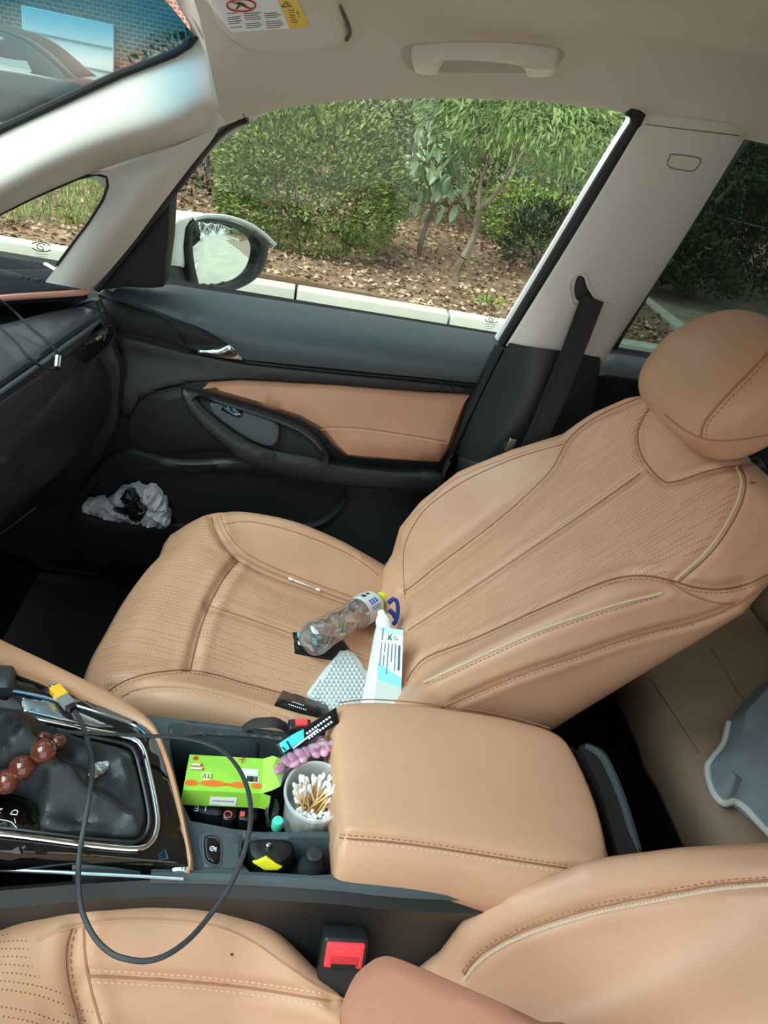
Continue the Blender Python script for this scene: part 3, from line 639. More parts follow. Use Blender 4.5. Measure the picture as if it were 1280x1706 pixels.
# ================================================================== ROOF FITTINGS
gh = empty('grab_handle', S_roof(810, 95)[0], 'beige folded grab handle in the headliner above the passenger window', 'grab handle')
S_r2 = SB(B_roof, SY(1.36))
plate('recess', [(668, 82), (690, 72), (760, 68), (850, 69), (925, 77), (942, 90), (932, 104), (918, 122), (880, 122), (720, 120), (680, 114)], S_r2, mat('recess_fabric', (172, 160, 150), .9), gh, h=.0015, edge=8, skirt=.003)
hd = [(686, 80), (700, 74), (760, 70), (850, 71), (905, 77), (932, 84), (928, 102), (918, 117), (880, 119), (875, 108), (870, 92), (858, 84), (800, 78), (750, 78), (738, 86), (733, 100), (730, 115), (695, 113), (687, 100)]
plate('handle', hd, S_r2, mat('handle_plastic', (206, 192, 180), .55, bump=.08, bscale=600), gh, h=.016, edge=8, skirt=.02, step=8, lift=lambda x, y: .012*max(0, min(1, (112-y)/30)))
# sun visor with its warning label
vz = onY(430, 0, 1.22)
vis = empty('sun_visor', S_roof(470, 20)[0], 'beige sun visor with printed airbag warning label, folded against the headliner', 'sun visor')
_, B_vis = plate('visor_body', [(330, -160), (338, -20), (352, 10), (366, 45), (395, 74), (440, 84), (500, 84), (555, 76), (577, 60), (575, 30), (566, -10), (560, -160)], S_roof, mat('visor_vinyl', (200, 190, 178), .7, bump=.12, bscale=600), vis, h=.010, edge=14, skirt=.012, step=16)
S_v2 = SB(B_vis, S_roof, .0004)
lb_, B_lb = plate('warning_label', [(330, -30), (343, 0), (386, 54), (483, 47), (463, 0), (452, -30)], S_v2, mat('label_white', (226, 226, 228), .5), vis, h=.0003, edge=2, skirt=.0004, step=10, spline=False)
plate('yellow_panel', [(452, -30), (463, 0), (483, 47), (517, 44), (497, 0), (488, -30)], SB(B_vis, S_roof, .0006), mat('label_yellow', (222, 190, 78), .5), lb_, h=.0003, edge=2, skirt=.0004, step=10, spline=False)
S_l = SB(B_lb, S_v2, .0008); red = mat('print_red', (170, 50, 48), .6); ink = mat('print_black', (46, 44, 44), .7)
seam('prohibition_ring', S_l, [(402 + 24*math.cos(a), 8 + 10*math.sin(a)) for a in np.linspace(0, 2*math.pi, 14, endpoint=False)], red, lb_, r=.0012, n=40, closed=True)
seam('prohibition_bar', S_l, [(386, 2), (402, 8), (419, 14)], red, lb_, r=.001, n=10)
seam('seat_symbol', S_l, [(394, 14), (400, 6), (396, 3), (406, 6), (412, 12)], ink, lb_, r=.0011, n=20)
parts = []
for k in range(8):
    for (x0, x1) in ((378-0, 402), (406, 436), (440, 470)):
        yy = 22+k*3.4; sh = (yy-22)*.9*.6
        if rng.random() < .2: continue
        parts.append(tube('', [p for p, _ in onpath(S_l, [(x0+sh*.35, yy), ((x0+x1)/2+sh*.3, yy-1), (x1-rng.random()*8+sh*.25, yy-2)], 5)], .00035, None, seg=4, build=False))
mk('fine_print', *joined(parts), ink, lb_)
S_ly = SB(B_vis, S_roof, .0012)
parts = [tube('', [S_ly(x, y)[0] for x, y in q], .0007, None, seg=4, build=False) for q in ([(470, 10), (476, 1), (486, 9), (470, 10)], [(478, 4), (479, 7)], [(495, 17), (497, 22)], [(497, 25), (498, 26)])]
for k in range(6): parts.append(tube('', [S_ly(480+k*1.2, 16+k*4)[0], S_ly(490+k*1.2, 15.5+k*4)[0]], .0004, None, seg=4, build=False))
mk('warning_mark', *joined(parts), ink, lb_)
seam('visor_gap_shade', SB(B_roof, SY(1.3), .001), [(556, -10), (574, 25), (583, 52), (577, 66)], mat('painted_gap_shadow', (92, 86, 82), .9), vis, r=.003, n=20)  # dark strip painted in for the shade of the gap beside the visor

# ================================================================== FRONT SEATS
BB = V((.282, 1.08, .539)); BA = math.radians(49.9)
bv = V((math.cos(BA), 0, math.sin(BA))); bn = V((-math.sin(BA), 0, math.cos(BA)))
def bloc(v, Y, n): return V((BB.x, Y, BB.z)) + bv*v + bn*n
def tab(rows, v):   # rows: (v, Y, n)
    a = np.array(rows, float); return np.interp(v, a[:, 0], a[:, 1]), np.interp(v, a[:, 0], a[:, 2])
ST = {
 'frear': [(-.12, 1.27, -.13), (.1, 1.29, -.16), (.4, 1.29, -.155), (.6, 1.19, -.13)],
 'fside': [(-.12, 1.32, -.06), (0, 1.335, -.05), (.1, 1.345, -.01), (.25, 1.345, .0), (.42, 1.335, -.05), (.52, 1.300, -.035), (.58, 1.255, -.03), (.605, 1.22, -.025)],
 'fcrest': [(-.12, 1.30, -.03), (0, 1.31, .02), (.05, 1.318, .056), (.12, 1.32, .074), (.22, 1.32, .078), (.33, 1.318, .05), (.43, 1.312, .014), (.5, 1.288, .024), (.56, 1.240, .038), (.605, 1.195, .040)],
 'fseam': [(-.12, 1.22, -.03), (0, 1.225, -.018), (.2, 1.23, -.01), (.36, 1.235, .008), (.44, 1.245, .024), (.52, 1.215, .028), (.605, 1.16, .028)],
 'fmid': [(-.12, 1.15, -.02), (0, 1.15, -.004), (.2, 1.155, .0), (.4, 1.16, .008), (.605, 1.12, .016)],
 'cen': [(-.12, 1.08, -.015), (0, 1.08, -.003), (.3, 1.08, -.004), (.5, 1.08, .002), (.605, 1.08, .008)],
 'nmid': [(-.12, 1.01, -.015), (0, 1.01, .002), (.2, 1.005, .002), (.4, 1.0, .002), (.605, 1.03, .006)],
 'nseam': [(-.12, .94, -.01), (0, .935, .012), (.1, .93, .016), (.25, .925, .006), (.4, .925, -.004), (.5, .935, -.004), (.605, .985, .0)],
 'ncrest': [(-.12, .865, -.02), (0, .855, .035), (.06, .85, .055), (.15, .85, .05), (.25, .852, .034), (.36, .86, .008), (.45, .872, -.02), (.53, .885, -.024), (.605, .925, -.015)],
 'nside': [(-.12, .835, -.07), (0, .83, -.04), (.1, .828, -.03), (.25, .83, -.05), (.4, .840, -.08), (.5, .848, -.085), (.605, .885, -.07)],
 'nrear': [(-.12, .87, -.14), (.1, .862, -.175), (.3, .862, -.165), (.5, .862, -.158), (.605, .89, -.14)],
 'back': [(-.12, 1.08, -.18), (.2, 1.08, -.19), (.605, 1.08, -.13)],
}
names = ['frear', 'fside', 'fcrest', 'fseam', 'fmid', 'cen', 'nmid', 'nseam', 'ncrest', 'nside', 'nrear', 'back']
def back_ring(v, nn=240):
    pts = [(tab(ST[k], v)[0], tab(ST[k], v)[1]) for k in names]
    return cat(pts, nn, True)
rings = []
vv = list(np.linspace(-.12, .60, 130))
for v in vv: rings.append([(v, y, n) for y, n in back_ring(v)])
last = rings[-1]
for t in np.linspace(.12, 1, 10)*math.pi/2:
    rings.append([(.60+.05*math.sin(t), 1.075+(y-1.075)*(1-.22*(1-math.cos(t))), -.075+(n+.075)*math.cos(t)) for _, y, n in last])
rvs = [bloc(v, y, n) for r in rings for v, y, n in r]; nc = len(rings[0])
rfs = gridf(len(rings), nc, False, True); rfs.append(tuple(range(nc))); rfs.append(tuple((len(rings)-1)*nc+k for k in range(nc))[::-1])
rfs = orient_faces(rvs, rfs); ruv = [(y, v) for r in rings for v, y, n in r]
B_back = bvh_of(rvs, rfs); S_back = SB(B_back)
# cushion: sections across, running front to rear
def P_(x, y, Y): return onY(x, y, Y)
cu = {
 'fside': [(-.17, 1.325, .46), (-.12, 1.345, .54), (-.03, 1.35, .56), (.15, 1.35, .53), (.30, 1.345, .47)],
 'fcrest': [(-.185, 1.285, .555), (-.14, 1.305, .586), (-.09, 1.312, .600), (-.033, 1.312, .6035), (.06, 1.312, .592), (.144, 1.31, .562), (.21, 1.30, .533), (.30, 1.29, .49)],
 'fseam': [(-.19, 1.215, .560), (-.14, 1.222, .586), (-.09, 1.228, .578), (-.045, 1.228, .550), (.05, 1.228, .514), (.157, 1.228, .478), (.30, 1.22, .43)],
 'fmid': [(-.21, 1.15, .558), (-.16, 1.15, .577), (-.11, 1.15, .570), (-.04, 1.15, .545), (.06, 1.15, .508), (.16, 1.15, .472), (.30, 1.15, .43)],
 'cen': [(-.228, 1.08, .548), (-.178, 1.08, .570), (-.13, 1.08, .563), (-.082, 1.08, .549), (.069, 1.08, .500), (.2, 1.08, .46), (.30, 1.08, .43)],
 'nmid': [(-.24, 1.01, .537), (-.19, 1.01, .560), (-.14, 1.01, .553), (-.09, 1.01, .54), (.065, 1.01, .49), (.2, 1.01, .455), (.30, 1.01, .43)],
 'nseam': [(-.25, .95, .525), (-.205, .95, .542), (-.15, .95, .538), (-.097, .95, .525), (.06, .95, .480), (.2, .94, .455), (.30, .94, .43)],
 'ncrest': [(-.245, .895, .515), (-.205, .885, .535), (-.14, .87, .553), (-.076, .865, .556), (.02, .865, .535), (.15, .865, .51), (.30, .87, .47)],
 'nside': [(-.215, .855, .46), (-.16, .84, .50), (-.08, .832, .52), (.05, .83, .50), (.30, .83, .44)],
}
cn = ['fside', 'fcrest', 'fseam', 'fmid', 'cen', 'nmid', 'nseam', 'ncrest', 'nside']
CU = {k: cat(cu[k], 100) for k in cn}
rows = []
for i in range(100):
    sec = [CU[k][i] for k in cn]
    fb = sec[0]+np.array([0.02, .0, -.14]); nb_ = sec[-1]+np.array([0.02, 0, -.14])
    fb[2] = min(fb[2], .40); nb_[2] = min(nb_[2], .38)
    rows.append([V(p) for p in cat([fb]+sec+[nb_], 170)])
f0 = rows[0]
roll = []
for k, (dx, dz) in enumerate([(.075, -.16), (.03, -.13), (.002, -.085), (-.010, -.045), (-.010, -.018)]):
    roll.append([V((p.x+dx, 1.08+(p.y-1.08)*(.93 if k < 1 else .97 if k < 3 else .99), max(p.z+dz, .375) if p.z > .45 else min(p.z, .40))) for p in f0])
rows = roll+rows; nc2 = len(rows[0])
cvs = [p for r in rows for p in r]; cfs = gridf(len(rows), nc2)
cfs.append(tuple([r*nc2 for r in range(len(rows))] + [r*nc2+nc2-1 for r in range(len(rows)-1, -1, -1)])); cfs = orient_faces(cvs, cfs)
s_ = sum(((cvs[f[1]]-cvs[f[0]]).cross(cvs[f[2]]-cvs[f[0]])).z for f in cfs if len(f) == 4)
if s_ < 0: cfs = [tuple(reversed(f)) for f in cfs]
cuv = []
for r in rows:
    for p in r: cuv.append((p.y, p.x))
B_cu = bvh_of(cvs, cfs); S_cu = SB(B_cu, SZ(.5))
def pmask(vs, bound_hits, conv, P3):
    poly = [conv(p) for p in bound_hits]; 
    return [1.0 if inpoly(*conv(v), poly) else 0.0 for v in P3]
rvs0, cvs0 = rvs, cvs
LB_ = [([(672, 985), (684, 978), (733, 939), (807, 884), (867, 834), (917, 784), (942, 740), (962, 717), (1000, 691), (1060, 665)], .007, .011), ([(680, 1050), (780, 985), (880, 918), (980, 850), (1068, 788)], .006, .010),
  ([(678, 1135), (690, 1115), (715, 1093), (790, 1064), (890, 1019), (990, 976), (1040, 961), (1082, 960), (1120, 968), (1160, 979), (1200, 982), (1240, 975)], .006, .010), ([(708, 1138), (790, 1099), (890, 1054), (990, 1019), (1105, 987)], .003, .007),
  ([(1125, 966), (1180, 916), (1220, 855), (1236, 808), (1228, 778)], .004, .008), ([(760, 1168), (855, 1128), (960, 1093), (1065, 1058), (1165, 1033), (1225, 1008)], .004, .008), ([(1092, 668), (1075, 692), (1063, 722), (1068, 755), (1085, 782), (1108, 803), (1135, 800), (1180, 785), (1228, 776)], .004, .008)]
rvs = dent(rvs, rfs, [(ptsof(S_back, px), d, w) for px, d, w in LB_]); B_back = bvh_of(rvs, rfs); S_back = SB(B_back)
LC_ = [([(356, 862), (365, 888), (383, 915), (403, 933), (445, 955), (525, 985), (605, 1013), (650, 1028)], .007, .011), ([(396, 934), (372, 965), (350, 1005), (335, 1045), (324, 1085), (317, 1116)], .007, .010), ([(352, 1010), (420, 1033), (487, 1056), (560, 1080), (640, 1105)], .006, .012),
  ([(180, 1152), (205, 1136), (240, 1124), (280, 1118), (318, 1117), (360, 1124), (400, 1136), (470, 1155), (540, 1172)], .006, .009), ([(203, 1160), (225, 1149), (260, 1144), (300, 1144), (350, 1152), (400, 1165), (440, 1178), (480, 1196)], .003, .006), ([(374, 874), (400, 869.5), (431, 871.5), (482, 883.5), (542, 905.5), (593, 930)], .003, .007)]
cvs = dent(cvs, cfs, [(ptsof(S_cu, px), d, w) for px, d, w in LC_]); B_cu = bvh_of(cvs, cfs); S_cu = SB(B_cu, SZ(.5))
# perforated centre panels: bounded by seams traced from the photo
bl = lambda p: (p.y, (p-BB).dot(bv))
bpoly = [(688, 1118), (715, 1095), (790, 1066), (890, 1021), (990, 978), (1040, 963), (1082, 962), (1130, 958), (1180, 913), (1222, 850), (1236, 805), (1226, 778), (1180, 780), (1120, 798), (1092, 785), (1070, 755), (1064, 725), (1078, 690), (1092, 672), (1060, 668), (1000, 695), (962, 720), (942, 742), (917, 785), (867, 835), (807, 885), (733, 940), (684, 980), (682, 1050)]
bh = [S_back(x, y)[0] for x, y in bpoly]
front = lambda p: (p-BB).dot(bn) > -.06
mb = [m_ if front(p) else 0 for m_, p in zip(pmask(None, bh, bl, rvs), rvs)]
cl_ = lambda p: (p.y, p.x)
cpoly = [(150, 1135), (170, 1060), (215, 990), (260, 930), (305, 880), (345, 860), (358, 895), (392, 932), (440, 958), (520, 988), (640, 1028), (640, 1160), (470, 1156), (400, 1136), (318, 1116), (240, 1120), (205, 1140), (185, 1155)]
ch = [S_cu(x, y)[0] for x, y in cpoly]; mc_ = pmask(None, ch, cl_, cvs)
# dents: the centre grooves and panel seams sink slightly
seat = empty('front_seat', (.2, 1.08, .30), 'tan leather passenger seat with perforated centre, items lying on its cushion', 'car seat', 'front seats')
back_o = mk('backrest', rvs, rfs, mat_tanp, seat, uv=ruv, attr=mb, sharp=0)
cush_o = mk('cushion', cvs, cfs, mat_tanp, seat, uv=cuv, attr=mc_, sharp=0)
# seams and stitching, laid on the upholstery
SEAM = dict(m=mat_seam, parent=back_o)
seam('seam', S_back, [(672, 985), (684, 978), (733, 939), (807, 884), (867, 834), (917, 784), (942, 740), (962, 717), (1000, 691), (1060, 665), (1090, 660)], mat_tand, back_o, r=.0016, n=90)
seam('seam', S_back, [(675, 998), (672, 940), (676, 905), (694, 868), (720, 838), (780, 798), (860, 763), (938, 740)], mat_seam, back_o, r=.0010, n=70)
seam('outer_piping', S_back, [(664, 915), (672, 880), (692, 855), (720, 830), (760, 797), (860, 757), (946, 733)], mat_tan, back_o, r=.0016, n=70)
seam('centre_crease', S_back, [(680, 1050), (780, 985), (880, 918), (980, 850), (1068, 788)], mat_tand, back_o, r=.0014, n=60)
seam('seam', S_back, [(678, 1135), (690, 1115), (715, 1093), (790, 1064), (890, 1019), (990, 976), (1040, 961), (1082, 960), (1120, 968), (1160, 979), (1200, 982), (1240, 975), (1285, 955)], mat_seam, back_o, r=.0016, n=110)
stitch('stitching', S_back, [(690, 1121), (716, 1099), (790, 1070), (890, 1025), (990, 983), (1040, 967), (1082, 966), (1120, 974), (1160, 985), (1200, 988), (1240, 981), (1285, 961)], mat_tand, back_o)
tube('cord', [p for p, _ in onpath(SB(B_back, None, .0008), [(708, 1138), (750, 1117), (790, 1099), (890, 1054), (990, 1019), (1050, 1001), (1105, 987)], 90)], .0024, mat_cord, back_o)
stitch('cord_twist', SB(B_back, None, .0026), [(708, 1138), (750, 1117), (790, 1099), (890, 1054), (990, 1019), (1050, 1001), (1105, 987)], mat_cord, back_o, ln=.0030, gap=.0016, r=.0011, slant=.0012)
stitch('stitching', S_back, [(715, 1141), (790, 1106), (890, 1061), (990, 1026), (1100, 993)], mat_tand, back_o)
tube('cord', [p for p, _ in onpath(SB(B_back, None, .0008), [(1125, 966), (1180, 916), (1220, 855), (1236, 808), (1228, 778)], 60)], .0022, mat_cord, back_o)
seam('seam', S_back, [(1132, 969), (1187, 919), (1228, 857), (1243, 808), (1234, 776)], mat_seam, back_o, r=.0014, n=50)
seam('seam', S_back, [(735, 1178), (760, 1168), (855, 1128), (960, 1093), (1065, 1058), (1165, 1033), (1225, 1008), (1285, 965)], mat_tand, back_o, r=.0020, n=90)
stitch('stitching', S_back, [(740, 1183), (765, 1172), (857, 1133), (962, 1098), (1067, 1063), (1165, 1038)], mat_tand, back_o)
seam('seam', S_back, [(1110, 966), (1150, 990), (1190, 1003), (1225, 1006)], mat_tand, back_o, r=.0014, n=40)
seam('yoke_seam', S_back, [(1092, 668), (1075, 692), (1063, 722), (1068, 755), (1085, 782), (1108, 803), (1135, 800), (1180, 785), (1228, 776), (1285, 772)], mat_seam, back_o, r=.0014, n=70)
stitch('stitching', S_back, [(1089, 668), (1071, 692), (1059, 722), (1063, 757), (1080, 786), (1104, 808)], mat_tand, back_o)
# headrest
hr = empty('headrest_root', (0, 0, 0)); bpy.data.objects.remove(hr)
HA = math.radians(62); hv = V((math.cos(HA), 0, math.sin(HA))); hn = V((-math.sin(HA), 0, math.cos(HA)))
HC = V((.668, 1.065, 1.108))
hvs = []; nu_, nv_ = 56, 40
for i in range(nv_+1):
    th = -math.pi/2+math.pi*i/nv_; ct, st = math.cos(th), math.sin(th)
    f = lambda a, e: math.copysign(abs(a)**e, a)
    for j in range(nu_):
        ph = 2*math.pi*j/nu_; cx_, cy_ = f(math.cos(ph), .62)*f(ct, .55), f(math.sin(ph), .62)*f(ct, .55); z_ = f(st, .62)
        w = 1.0 - .10*max(0, -z_) - .10*max(0, z_)
        yy = .150*cx_*w; nn = .062*cy_*(1-.14*abs(z_)) - .02*z_*(1 if cy_ > 0 else .3) + .010*(cx_*cx_)*(-1) ; vv_ = .108*z_
        if cy_ > 0: nn += .012*(1-z_*z_)
        hvs.append(HC + V((0, yy, 0)) + hn*nn + hv*vv_)
hfs = gridf(nv_+1, nu_, False, True); hfs = orient_faces(hvs, hfs)
head = mk('headrest', hvs, hfs, mat_tan, seat, sharp=0); B_hd = bvh_of(hvs, hfs); S_hd = SB(B_hd)
seam('seam', S_hd, [(1168, 728), (1172, 708), (1188, 685), (1220, 650), (1250, 620), (1285, 582)], mat_tand, head, r=.0022, n=50)
stitch('stitching', S_hd, [(1176, 726), (1180, 708), (1195, 688), (1226, 655), (1256, 625), (1285, 592)], mat_tand, head)
seam('piping', S_hd, [(1108, 690), (1135, 712), (1165, 728), (1200, 734), (1240, 731), (1285, 724)], mat_tand, head, r=.0016, n=40)
for y_ in (1.0, 1.14):
    p0 = bloc(.60, y_, -.05); p1 = HC+V((0, y_-1.065, 0))-hv*.05-hn*.01
    tube('headrest_post', [p0, p0+(p1-p0)*.5, p1], .0065, mat_satin, seat, seg=12)
    put('post_collar', lathe([(.013, 0), (.015, .004), (.013, .012), (.009, .014)], 16), basis(bloc(.642, y_, -.055), V((0, 1, 0)), bn), mat_black, seat)
# cushion seams
def cs(nm, pts, m, r=.0014, n=60): return seam(nm, S_cu, pts, m, cush_o, r=r, n=n)
cs('seam', [(352, 862), (360, 888), (378, 917), (399, 936), (440, 958), (520, 988), (600, 1015), (650, 1032)], mat_seam, .0012)
cs('piped_edge', [(360, 858), (370, 885), (388, 912), (408, 929), (450, 950), (530, 981), (610, 1010), (650, 1024)], mat_tan, .0028)
cs('seam', [(367, 858), (377, 884), (395, 908), (415, 924), (456, 945), (534, 975), (612, 1003)], mat_tand, .0010)
stitch('stitching', S_cu, [(376, 876), (400, 872), (430, 874), (480, 886), (540, 908), (590, 932), (630, 962), (645, 985)], mat_thread, cush_o)
stitch('stitching', S_cu, [(374, 872), (400, 867), (432, 869), (484, 881), (544, 903), (595, 928), (634, 957)], mat_thread, cush_o)
cs('seam', [(374, 874), (400, 869.5), (431, 871.5), (482, 883.5), (542, 905.5), (593, 930), (632, 959)], mat_tand, .0010)
cs('cross_seam', [(396, 934), (372, 965), (350, 1005), (335, 1045), (324, 1085), (317, 1116)], mat_seam, .0016)
cs('centre_crease', [(352, 1010), (420, 1033), (487, 1056), (560, 1080)], mat_tand, .0012, 30)
cs('seam', [(180, 1152), (205, 1136), (240, 1124), (280, 1118), (318, 1117), (360, 1124), (400, 1136), (470, 1155), (540, 1172)], mat_seam, .0014)
stitch('stitching', S_cu, [(186, 1156), (208, 1140), (242, 1129), (282, 1123), (318, 1122), (360, 1129), (400, 1141), (470, 1160)], mat_tand, cush_o)
cs('seam', [(203, 1160), (225, 1149), (260, 1144), (300, 1144), (350, 1152), (400, 1165), (440, 1178), (480, 1196)], mat_tan, .0022)
stitch('stitching', S_cu, [(235, 1147), (265, 1143), (300, 1143), (350, 1151), (400, 1164), (440, 1178), (480, 1197)], mat_thread, cush_o)
stitch('stitching', S_cu, [(250, 1151), (275, 1149), (302, 1149), (350, 1157), (400, 1170), (438, 1183), (470, 1198)], mat_thread, cush_o)
# seat base and rail below
put('seat_base', rbox(.46, .40, .10, .02), Matrix.Translation((.06, 1.08, .30)), mat_blackm, seat)
tube('seat_rail', [V((-.2, 1.28, .285)), V((.3, 1.28, .285))], .015, mat_satin, seat, seg=8)
tube('hinge_cover', [onY(640, 950, 1.36), onY(655, 935, 1.36), onY(660, 960, 1.36)], .012, mat_sheen, seat)
# ---- driver seat: the same upholstery, further left and reclined a touch less
DV = empty('front_seat', (.2, .30, .30), 'tan leather driver seat beside the centre console, seen from above', 'car seat', 'front seats')
dang = math.radians(13); piv = V((.28, 0, .50))
Mb = Matrix.Translation((.0, -.795, -.075)) @ Matrix.Translation(piv) @ Matrix.Rotation(dang, 4, 'Y') @ Matrix.Translation(-piv)
Mc = Matrix.Translation((-.095, -.785, -.066))
dvs = [Mb @ v for v in rvs0]; dcs = [Mc @ v for v in cvs0]
for v in dcs:
    t_ = max(0, min(1, (v.x-.02)/.20)); t_ = t_*t_*(3-2*t_)
    if v.y > .38: v.y -= .085*t_*min(1, (v.y-.38)/.14)
B_db = bvh_of(dvs, rfs); B_dc = bvh_of(dcs, cfs)
dl = [(775, 1632), (800, 1602), (850, 1570), (920, 1543), (1000, 1520), (1100, 1500), (1200, 1482), (1285, 1475)]
dvs = dent(dvs, rfs, [(ptsof(SB(B_db, None, 0, 1.05), [(x-3, y-7) for x, y in dl]), .005, .008)])
S_dc = SB(B_dc, None, 0, .98)
dcs = dent(dcs, cfs, [(ptsof(S_dc, [(130, 1545), (124, 1590), (130, 1640), (150, 1706)]), .006, .011), (ptsof(S_dc, [(150, 1626), (230, 1630), (330, 1637), (430, 1648), (550, 1668)]), .005, .009)])
dback = mk('backrest', dvs, rfs, mat_tan, DV, uv=ruv, attr=mb, sharp=0)
dcush = mk('cushion', dcs, cfs, mat_tanp, DV, uv=cuv, attr=mc_, sharp=0)
hdv = mk('headrest', [Mb @ v for v in hvs], hfs, mat_tan, DV, sharp=0)
B_db = bvh_of(dvs, rfs); B_dc = bvh_of(dcs, cfs); S_db = SB(B_db, None, 0, 1.05); S_dc = SB(B_dc, None, 0, .98)
put('seat_base', rbox(.46, .40, .10, .02), Matrix.Translation((.04, .29, .285)), mat_blackm, DV)

# ================================================================== CENTRE CONSOLE
con = empty('center_console', (.1, .68, .28), 'black centre console with tan edge trim, storage bins and padded armrest', 'centre console')
ZT = .575
def zc(X): return ZT + max(0, -.08-X)*.18          # the top climbs towards the dash
def S_con(x, y):
    p = onZ(x, y, ZT)
    for _ in range(6): p = onZ(x, y, zc(p.x))
    return p, V((.05, 0, 1)).normalized()
bin_far = [(283, 1232), (330, 1226), (430, 1231), (470, 1236), (560, 1240), (640, 1250), (640, 1386), (560, 1386), (500, 1386), (430, 1386), (380, 1380), (318, 1368), (300, 1330), (288, 1270)]
tray = [(402, 1398), (560, 1398), (650, 1404), (680, 1440), (600, 1455), (500, 1460), (420, 1457), (404, 1440)]
top_o = [(245, 1192), (330, 1203), (480, 1221), (600, 1232), (760, 1246), (900, 1262), (960, 1300), (980, 1380), (960, 1440), (860, 1490), (740, 1488), (640, 1482), (560, 1474), (440, 1466), (330, 1462), (250, 1452), (120, 1448), (120, 1300), (200, 1220)]
_, B_top = plate('top_panel', top_o, S_con, mat_sheen, con, h=.004, edge=6, skirt=.07, sdir=(0, 0, -1), holes=[bin_far, tray], step=18, spline=False)
plate('bin_floor', [(270, 1215), (660, 1220), (660, 1400), (270, 1400)], SZ(ZT-.065), mat_carpet, con, h=0, edge=0, skirt=.005, step=60, spline=False)
plate('tray_floor', [(395, 1395), (690, 1395), (690, 1470), (395, 1470)], SZ(ZT-.045), mat_blackm, con, h=0, edge=0, skirt=.005, step=60, spline=False)
# side walls of the body down to the floor
def wall(name, top, dy, m):
    T = [onZ(x, y, z) for x, y, z in top]
    rows = [[p+V((0, dy*t, -.30*t)) for p in T] for t in (0, .06, .2, .5, 1)]
    rows[1] = [p+V((0, dy*.15+(-.010 if dy < 0 else .010), -.014)) for p in T]
    vs, fs = sheet(rows, .012, V((0, -1 if dy > 0 else 1, 0))); return mk(name, vs, fs, m, con)
nt_ = [(-260, 1500, .60), (-100, 1492, .595), (0, 1484, .592), (120, 1474, .585), (250, 1466, .580), (330, 1467, ZT+.002), (440, 1471, ZT+.002), (560, 1479, ZT+.002), (640, 1488, ZT+.002), (740, 1494, ZT+.002), (860, 1496, ZT), (960, 1470, ZT), (1060, 1445, ZT-.01)]
wall('near_side', nt_, -.012, mat_black)
wall('far_side', [(-200, 1010, .66), (0, 1090, .63), (120, 1140, .605), (245, 1193, .58), (330, 1202, ZT), (480, 1220, ZT), (600, 1231, ZT), (760, 1244, ZT), (930, 1262, ZT)], .006, mat_black)
tube('near_rail', cat([onZ(*p)+V((0, .004, 0)) for p in nt_[4:]], 40), .008, mat_sheen, con)
# rear end behind the armrest
rp = [[onZ(x, y, ZT-.002-dz)+V((dx, 0, 0)) for x, y in ((955, 1245), (1000, 1300), (1030, 1380), (1048, 1450), (1040, 1475))] for dx, dz in ((-.04, 0.0), (-.015, .0), (0, .012), (.006, .05), (.0, .26))]
vs, fs = sheet(rp, .008, V((-1, 0, 0))); mk('rear_panel', vs, fs, mat_gloss, con)
tube('rear_rim', cat([onZ(*p) for p in [(975, 1246, ZT+.005), (1003, 1262, ZT+.008), (1030, 1320, ZT+.006), (1052, 1390, ZT+.004), (1068, 1450, ZT)]], 20), .0085, mat_sheen, con)
plate('rear_cap', [(965, 1242), (1000, 1248), (1016, 1268), (1040, 1330), (1062, 1400), (1078, 1452), (1040, 1455), (1020, 1400), (1000, 1330), (980, 1280)], SZ(ZT+.004), mat_black, con, h=.006, edge=5, skirt=.10, sdir=(0, 0, -1))
# front bin divider and far wall notch
plate('bin_lip', [(283, 1206), (330, 1210), (470, 1226), (468, 1236), (430, 1231), (330, 1226), (290, 1229)], SB(B_top, S_con), mat_grey, con, h=.003, edge=4, skirt=.006, step=8)
tube('bin_notch', [onZ(429, 1245, .585)+V((0, .012, -.005)), onZ(429, 1262, .56)], .003, mat_rubber, con)
# gear panel in piano black, tan edge, chrome frame
S_g = lambda x, y: (S_con(x, y)[0]+V((0, 0, .018)), S_con(x, y)[1])
gp, B_gp = plate('gear_panel', [(-150, 1110), (-40, 1115), (35, 1152), (100, 1168), (170, 1188), (232, 1210), (258, 1232), (280, 1290), (312, 1430), (312, 1458), (240, 1452), (120, 1442), (0, 1438), (-150, 1432)], S_g, mat_gloss, con, h=.004, edge=6, skirt=.03, sdir=(0, 0, -1), step=20, spline=False)
S_gp = SB(B_gp, S_g)
# sloped strip that carries the near edge down, with its metal line
ch_l = [(-150, 1443), (0, 1449), (120, 1454), (240, 1460), (306, 1464)]
tube('metal_strip', [onZ(x, y, .588) for x, y in cat(ch_l, 24)], .0022, mat_satin, con)
plate('strip_tip', [(283, 1448), (312, 1446), (314, 1458), (300, 1464), (280, 1462)], S_gp, mat_chrome, con, h=.004, edge=3, skirt=.008, step=6)
